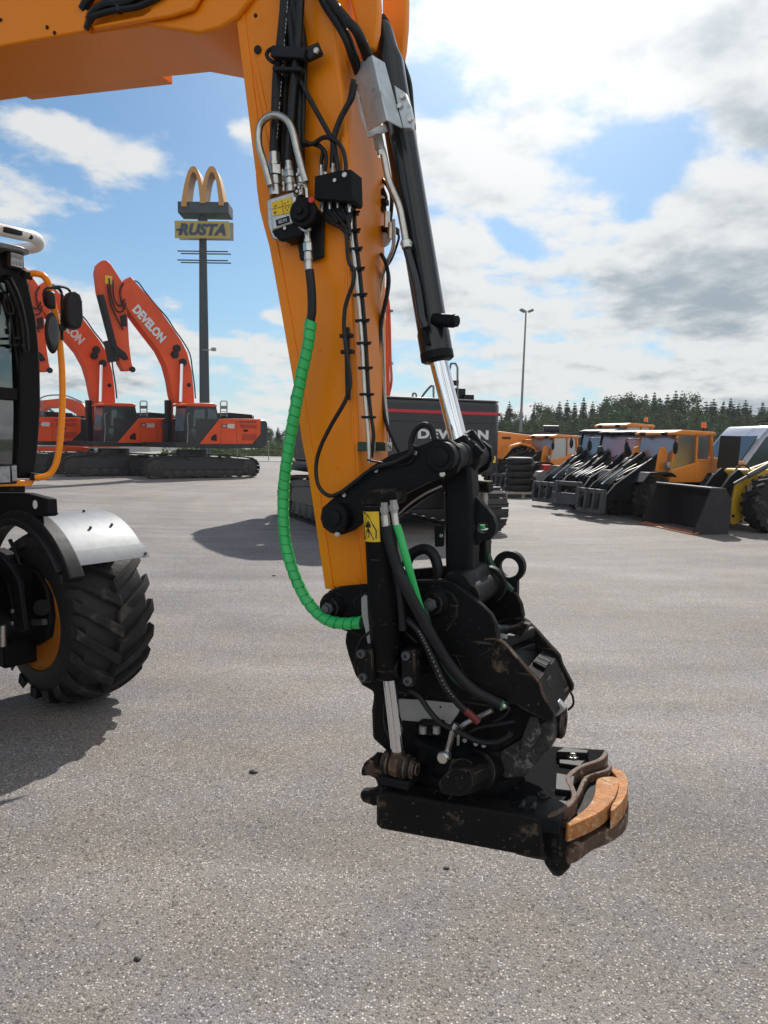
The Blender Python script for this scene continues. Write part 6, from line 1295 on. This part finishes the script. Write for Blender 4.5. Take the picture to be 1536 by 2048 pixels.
    if arms:
        m=MB(); dz=ah
        for s_ in (1,-1): m.prism([(.30,1.22),(.28,1.42),(.42,1.48),(1.0,1.15),(1.62,.78+dz),(1.98,.42+dz),(1.95,.20+dz),(1.80,.20+dz),(1.72,.42+dz),(1.42,.66+dz),(.8,.98)],s_*.36-.035,s_*.36+.035)
        m.bar((1.45,-.36,.74+dz),(1.45,.36,.74+dz),.10,.10); am=m.build('lift_arm',armcol,t,bevel=.012)
        m=MB(); m.cyl((.45,.12,1.05),(1.1,.12,.95),.055); m.cyl((.5,-.05,1.45),(1.05,-.05,1.12),.06); m.build('lift_cylinder',BLK2,am); m=MB(); m.cyl((1.05,-.05,1.12),(1.65,-.05,.75+dz),.03); m.cyl((1.1,.12,.95),(1.4,.12,.85),.025); m.build('cylinder_rod',CHR,am)
        m=MB(); m.prism([(.15,.80),(.20,1.40),(.34,1.62),(.46,1.60),(.52,1.40),(.60,.85)],-.44,-.39); m.cut(); m.prism([(.15,.80),(.20,1.40),(.34,1.62),(.46,1.60),(.52,1.40),(.60,.85)],.39,.44); m.each('front_tower',col if col is not BLK2 else DARK,t,bevel=.015)
        m=MB()
        for k in range(5):
            y=-.2+.1*k; m.tube([(.5,y,1.2+.05*k),(.8,y*1.1,1.35-.04*k),(1.2,y*1.1,1.05),(1.6,y,.8+dz),(1.8,y,.55+dz)],.014,6)
        m.build('hydraulic_hose',HOSE,am)
        m=MB(); m.bar((1.95,-.42,.62+dz),(1.95,.42,.62+dz),.06,.10); m.bar((2.0,-.42,.18+dz),(2.0,.42,.18+dz),.08,.10)
        if seed%2==0: m.prism([(2.0,.14+dz),(1.98,.40+dz),(2.01,.40+dz),(2.06,.14+dz)],-.46,.46)
        for y in ((-.40,-.14,.14,.40) if seed%2 else (-.32,.32)): m.prism([(1.90,.15+dz),(1.88,.66+dz),(2.0,.68+dz),(2.06,.20+dz)],y-.03,y+.03)
        m.build('tool_coupler',GRY2,am,bevel=.01)
    m=MB()
    for s_ in (1,-1): m.box(x1-.02,x1+.08,s_*.58-.06,s_*.58+.06,zb+.32,zb+.46); m.cut()
    m.each('headlight',LENS,t,bevel=.02)
    if beacon: m=MB(); m.cyl((x0+.25,.5,zr+.06),(x0+.25,.5,zr+.16),.015); m.build('beacon_post',PLAS,cb); m=MB(); m.lathe((x0+.25,.5,zr+.16),(0,0,1),[(0,.055),(.10,.055),(.13,.03),(.13,0)],16); m.build('beacon',BEAC,cb)
    m=MB()
    for s_ in (1,-1): m.tube([(x1-.2,s_*.6,zr-.1),(x1+.02,s_*.78,zr-.12),(x1+.02,s_*.78,zr-.35)],.012,6); m.ball((x1+.02,s_*.78,zr-.30),.12,10,(.3,.6,1.2)); m.cut(); m.box(x1-.10,x1-.02,s_*.35-.06,s_*.35+.06,zr-.04,zr+.05); m.cut()
    m.each('mirror',PLAS,cb)
    if open_door:
        m=MB(); m.prism([(x0+.30,zb+.35),(x0+.05,zb+.2),(x0-.32,zb+.42),(x0-.36,zr-.02),(x0+.24,zr-.02)],.98,1.0); dr_=m.build('open_door',PLAS,cb)
    place(t,F)
    return t
def LF(px,py,al,**k): p=gnd(px,py); return Fr(p.x,p.y,pi+R(al))
# orange loader with tall side window beside the van
loader('orange compact loader with big side window and beacon, behind the dark bucket',ORG,Fr(6.42,16.5,pi+R(22)),open_door=True,seed=1,z_roof=1.90)
loader('black framed compact loader beside the orange loader with the big side window',BLK2,Fr(6.0,17.9,pi+R(33)),beacon=False,seed=2,z_roof=1.92,ah=.10)
loader('dark compact loader standing before the tallest orange-roofed loader',BLK2,Fr(6.0,19.8,pi+R(28)),beacon=False,seed=3,z_roof=1.98,ah=-.02)
loader('taller orange-roofed loader with beacon behind two dark loaders',ORG,Fr(6.9,21.4,pi+R(28)),seed=4,z_roof=2.20,ah=.3)
loader('small orange cab loader without beacon beside the tyre stack',ORG,Fr(5.6,24.8,pi+R(28)),beacon=False,seed=5,z_roof=1.90)
# orange loader rear hood and fender behind the tyres
t=thing('articulated_loader','orange hooded loader with arched mudguard behind the tyre stack','wheel loader')
F=Fr(*dep(1020,930,27)[:2],pi+R(10)+pi)
H0=dep(965,866,27); 
wheelset(t,(-.2,2.4),.95,.75,.5)
m=MB(); m.prism([(-1.6,.9),(-1.7,2.05),(-.9,2.10),(1.0,1.92),(1.1,1.0)],-.55,.55); h=m.build('engine_hood',ORG,t,bevel=.06)
m=MB(); m.prism([(.45,1.25),(.55,1.85),(.95,1.82),(.98,1.3)],-.56,-.551); m.build('hood_grille',PLAS,h)
m=MB(); m.box(-.72,-.40,-.557,-.551,1.82,1.90); m.build('badge',DARK,h,smooth=0)
m=MB(); m.prism([(-.98,1.15),(-.62,1.60),(-.25,1.70),(.15,1.62),(.65,1.10),(.60,1.06),(.10,1.54),(-.25,1.62),(-.55,1.52),(-.92,1.10)],-1.25,-.55); m.build('mudguard',ORG,t,bevel=.02)
m=MB(); m.box(-1.5,3.2,-.45,.45,.6,1.1); m.build('chassis',BLK2,t,bevel=.05); m=MB(); m.box(1.1,1.3,-.5,.5,1.0,2.1); m.cyl((-1.1,.2,2.0),(-1.1,.2,2.55),.06); m.build('exhaust_stack',PLAS,t)
place(t,Fr(dep(1030,930,26).x,26,R(10)))
# yellow loader with the large bucket
yo=gnd(1325,1058); LY=Fr(5.48,13.95,pi+R(10))
b=thing('loader_bucket','huge dark steel bucket with a rusty lip resting on the asphalt','bucket')
p_=lambda pts,v:LY.ys(pts,v)
YB=.93
sidep=p_([(1385,1070),(1455,1072),(1461,1045),(1464,1000),(1452,978),(1424,977)],YB)
m=MB(); m.prism(sidep,YB-.03,YB); m.cut(); m.prism(sidep,-YB,-YB+.03); m.each('side_plate',BUCK,b,bevel=.006)
m=MB()
sh=[sidep[i] for i in (0,1,2,3,4,5)]
for i in range(5):
    a,c=sh[i],sh[i+1]; 
    if i==5: break
    A_=V((a[0],0,a[1]));C_=V((c[0],0,c[1])); d=(C_-A_).normalized(); n_=V((-d.z,0,d.x))*.014
    m.prism3([A_+V((0,-YB+.03,0)),C_+V((0,-YB+.03,0)),C_+V((0,-YB+.03,0))+n_,A_+V((0,-YB+.03,0))+n_],[A_+V((0,YB-.03,0)),C_+V((0,YB-.03,0)),C_+V((0,YB-.03,0))+n_,A_+V((0,YB-.03,0))+n_])
m.build('shell',BUCK,b)
l0=sh[0]; m=MB(); m.prism([(l0[0]+.05,.0),(l0[0]+.05,.02),(l0[0]-.12,.05),(l0[0]-.12,.012)],-YB-.01,YB+.01); m.build('cutting_lip',LIP,b,bevel=.004)
t0=sh[5]; m=MB(); m.cyl((t0[0],-YB,t0[1]),(t0[0],YB,t0[1]),.022,n=12); m.build('top_bar',GRY2,b)
place(b,LY)
t=thing('wheel_loader','yellow wheel loader carrying the huge dark bucket','wheel loader','compact loaders parked in a row at the right')
m=MB(); pr=p_([(1456,1042),(1458,1025),(1466,995),(1472,966),(1506,951),(1540,941),(1620,912),(1640,950),(1560,975),(1510,1005),(1478,1045),(1466,1050)],.35); m.prism(pr,.28,.36); m.prism(pr,-.36,-.28); a_=m.build('lift_arm',YEL,t,bevel=.012)
m=MB(); m.disc(LY.Y3(1466,1032,.37),(0,1,0),.03,.02); m.build('arm_pin',BLK2,a_)
m=MB(); m.cyl(LY.Y3(1468,968,.5),LY.Y3(1500,950,.5),.03); m.cyl(LY.Y3(1496,952,.5),LY.Y3(1600,897,.5),.05); m.build('tilt_cylinder',GRY2,t)
m=MB(); m.prism(p_([(1444,978),(1460,955),(1478,938),(1490,950),(1492,1000),(1474,1012),(1462,1000)],.3),.22,.30); m.prism(p_([(1444,978),(1460,955),(1478,938),(1490,950),(1492,1000),(1474,1012),(1462,1000)],.3),-.3,-.22); m.tube([LY.Y3(a,b_,.32) for a,b_ in [(1470,940),(1485,930),(1500,940),(1498,960)]],.015); m.build('coupler_frame',BLK2,t,bevel=.01)
wx=LY.y(1545,1010,.7)[0]; wheelset(t,(wx,wx-2.0),.72,.56,.42,GRY2)
m=MB(); m.box(wx-2.9,wx+.3,-.4,.4,.5,1.2); m.prism([(wx-3.0,.8),(wx-3.0,1.5),(wx-1.6,1.6),(wx-1.6,.8)],-.6,.6); m.build('body',YEL,t,bevel=.05)
m=MB(); m.box(wx-2.9,wx-1.7,-.6,.6,1.1,2.4); cbx=m.build('cab',DARK,t,bevel=.05); 
m=MB(); m.box(wx-.2,wx+.3,-.95,-.6,.2,.3); m.cut(); m.box(wx-.2,wx+.3,.6,.95,.2,.3); m.each('step',GRY2,t)
place(t,LY)
# tyre stack on a pallet
def pallet(px,py,al,label):
    p=gnd(px,py); t=thing('pallet',label,'pallet','wooden pallets by the tyre stack')
    m=MB()
    for k in range(7): m.box(-.6,.6,-.5+k*.15,-.5+k*.15+.11,.122,.142)
    for x in (-.55,0,.55): m.box(x-.05,x+.05,-.5,.51,.10,.1218)
    m.build('deck',WOOD,t); m=MB()
    for x in (-.55,0,.55):
        for y in (-.42,0,.42): m.box(x-.05,x+.05,y-.05,y+.05,.022,.0998)
        m.box(x-.05,x+.05,-.5,.51,.002,.0218)
    m.build('blocks',WOOD,t); t.location=(p.x,p.y,0); t.rotation_euler=(0,0,R(al)); return t
pt=pallet(1037,994,8,'wooden pallet carrying the stack of black tyres')
bx_=gnd(1037,991)
for k in range(5):
    m=MB(); w=.215; r=.43; m.lathe((bx_.x+.01*math.sin(k*2.),bx_.y,.144+k*(w+.003)),(0,0,1),[(.01,r*.6),(.0,r*.8),(.03,r*.96),(.06,r),(w-.06,r),(w-.03,r*.96),(w,r*.8),(w-.01,r*.6),(.01,r*.6)],40)
    for j in range(36): q=2*pi*j/36; m.bar((bx_.x+cos(q)*r*.985,bx_.y+sin(q)*r*.985,.144+k*(w+.003)+.05),(bx_.x+cos(q+.06)*r*.985,bx_.y+sin(q+.06)*r*.985,.144+k*(w+.003)+w-.05),.03,.03)
    nm=('bottom','second from bottom','middle','second from top','top')[k]
    tag(m.build('stacked_tyre',RUB,smooth=40),'black tyre lying flat on the pallet, '+nm+' of the stack','tyre','tyres stacked on a pallet')
for (a,b_,al) in ((1098,990,4),(1150,1001,6),(1001,985,10)): pallet(a,b_,al,{1098:'pale pallet just right of the tyre stack',1150:'pale pallet below the yellow drum, nearest the loaders',1001:'pallet left of the tyre stack behind the dark track'}[a])
# small buckets and tank
def smallbucket(px,py,w,mat,label,al=20,s=1.):
    p=gnd(px,py); t=thing('spare_bucket',label,'bucket'); pr=[(0,0),(-.45*s,.02),(-.62*s,.2*s),(-.60*s,.45*s),(-.42*s,.62*s),(-.30*s,.6*s)]
    m=MB(); m.prism(pr,-w/2,-w/2+.02); m.cut(); m.prism(pr,w/2-.02,w/2); m.each('side_plate',mat,t,bevel=.005); m=MB()
    for i in range(5):
        a,c=pr[i],pr[i+1]; A_=V((a[0],-w/2+.02,a[1]));C_=V((c[0],-w/2+.02,c[1])); d=(C_-A_).normalized(); n_=V((-d.z,0,d.x))*-.02; W_=V((0,w-.04,0)); m.prism3([A_,C_,C_+n_,A_+n_],[A_+W_,C_+W_,C_+n_+W_,A_+n_+W_])
    m.build('shell',mat,t); m=MB(); m.box(-.52*s,-.36*s,-.25,.25,.62*s,.74*s); m.build('bucket_ears',mat,t); t.location=(p.x,p.y,0); t.rotation_euler=(0,0,R(al)); return t
smallbucket(1000,978,1.1,YEL,'bright yellow bucket between the dark counterweight and the tyre stack',250,1.0)
smallbucket(1145,992,1.0,YEL,'yellow bucket half hidden under the black loader arm',250,.85)
t=thing('metal_tank','grey metal box attachment standing on the pallet right of the tyres','attachment'); p=gnd(1098,992)
m=MB(); m.prism([(-.5,.16),(-.5,.62),(-.4,.78),(-.1,.82),(.25,.80),(.36,.62),(.36,.16)],-.3,.3); m.build('body',P('dull_metal',(.20,.205,.21),.5,.4,0,.2,5,dirt=(.1,.09,.08),da=.4,ds=8),t,bevel=.02); m=MB(); m.lathe((-.1,-.302,.62),(0,-1,0),[(0,.13),(.03,.13),(.03,.05),(.06,.05)],20); m.build('flange',ZINC,t); m=MB(); m.box(-.25,.0,-.2,.2,.83,1.0); m.build('red_cap',REDK,t); t.location=(p.x,p.y,0)
t=thing('white_canister','small white plastic canister beside the tyre stack','canister'); p=dep(1073,945,24.6); m=MB(); m.box(-.12,.12,-.1,.1,0.76,1.08); m.cyl((.05,0,1.08),(.05,0,1.12),.03); m.build('body',WHT,t,bevel=.03); m=MB(); m.box(-.2,.2,-.2,.2,0,.76); m.build('stand',GRY2,t); t.location=(p.x,24.6,0)
# silver van
t=thing('van','silver high-roofed van behind the orange loader with a thin dark red line along its side','van'); VF=Fr(10.9,18.6,pi+R(6))
pr=[(2.7,.55),(2.75,.95),(2.35,1.12),(1.75,1.95),(1.55,2.18),(-3.2,2.28),(-3.35,2.1),(-3.35,.45),(2.6,.42)]
m=MB(); m.prism(pr,-.98,.98); bd=m.build('body',VAN,t,bevel=.10,seg=4,smooth=50)
m=MB(); m.prism([(2.22,1.15),(1.70,1.90),(1.05,1.92),(1.05,1.15)],.981,.985); m.cut(); m.prism([(2.22,1.15),(1.70,1.90),(1.05,1.92),(1.05,1.15)],-.985,-.981); m.each('side_window',P('reflective_glass',(.03,.05,.055),.04,0,.5),bd)
m=MB(); m.prism3([V((2.30,-.85,1.17)),V((2.30,.85,1.17)),V((1.80,.8,1.92)),V((1.80,-.8,1.92))],[V((2.335,-.85,1.17)),V((2.335,.85,1.17)),V((1.82,.8,1.92)),V((1.82,-.8,1.92))]); m.build('windscreen',MATS['reflective_glass'],bd)
m=MB(); 
for x in (.95,-.35,-1.6): m.box(x,x+.012,.982,.986,.6,2.0)
m.build('door_gap',PLAS,bd); m=MB(); m.box(-3.3,.95,.982,.99,1.02,1.07); m.build('side_line',P('maroon',(.2,.02,.03),.4),bd)
m=MB(); m.box(-2.6,1.0,-.5,.5,2.285,2.33); m.build('roof_rack',PLAS,bd)
wheelset(t,(1.75,-2.2),.86,.34,.22); place(t,VF)
# small stones and leaves lying on the asphalt
for (px,py,s,lb) in ((507,1545,.018,'small dark stone on the asphalt left of the hitch'),(275,1919,.010,'tiny dark leaf on the asphalt at lower left'),(548,1152,.02,'small dark crumb on the asphalt left of the green hose'),(893,1737,.010,'flat pebble on the asphalt under the hitch')):
    p=gnd(px,py); m=MB(); m.ball((p.x,p.y,s*.3),s,8,(1.3,.8,.4)); tag(m.build('stone',RUB),lb,'stone')
# ================= thin summer air
hz=MB(); hz.box(-140,140,-30,150,-1.2,40)
HM=bpy.data.materials.new('thin_air'); HM.use_nodes=True; nt=HM.node_tree; nt.nodes.clear(); pv=nt.nodes.new('ShaderNodeVolumePrincipled'); pv.inputs['Color'].default_value=(.90,.95,1,1); pv.inputs['Density'].default_value=.0003; pv.inputs['Anisotropy'].default_value=.35
oo=nt.nodes.new('ShaderNodeOutputMaterial'); nt.links.new(pv.outputs[0],oo.inputs['Volume'])
tag(hz.build('haze',HM,smooth=0),kind='stuff')
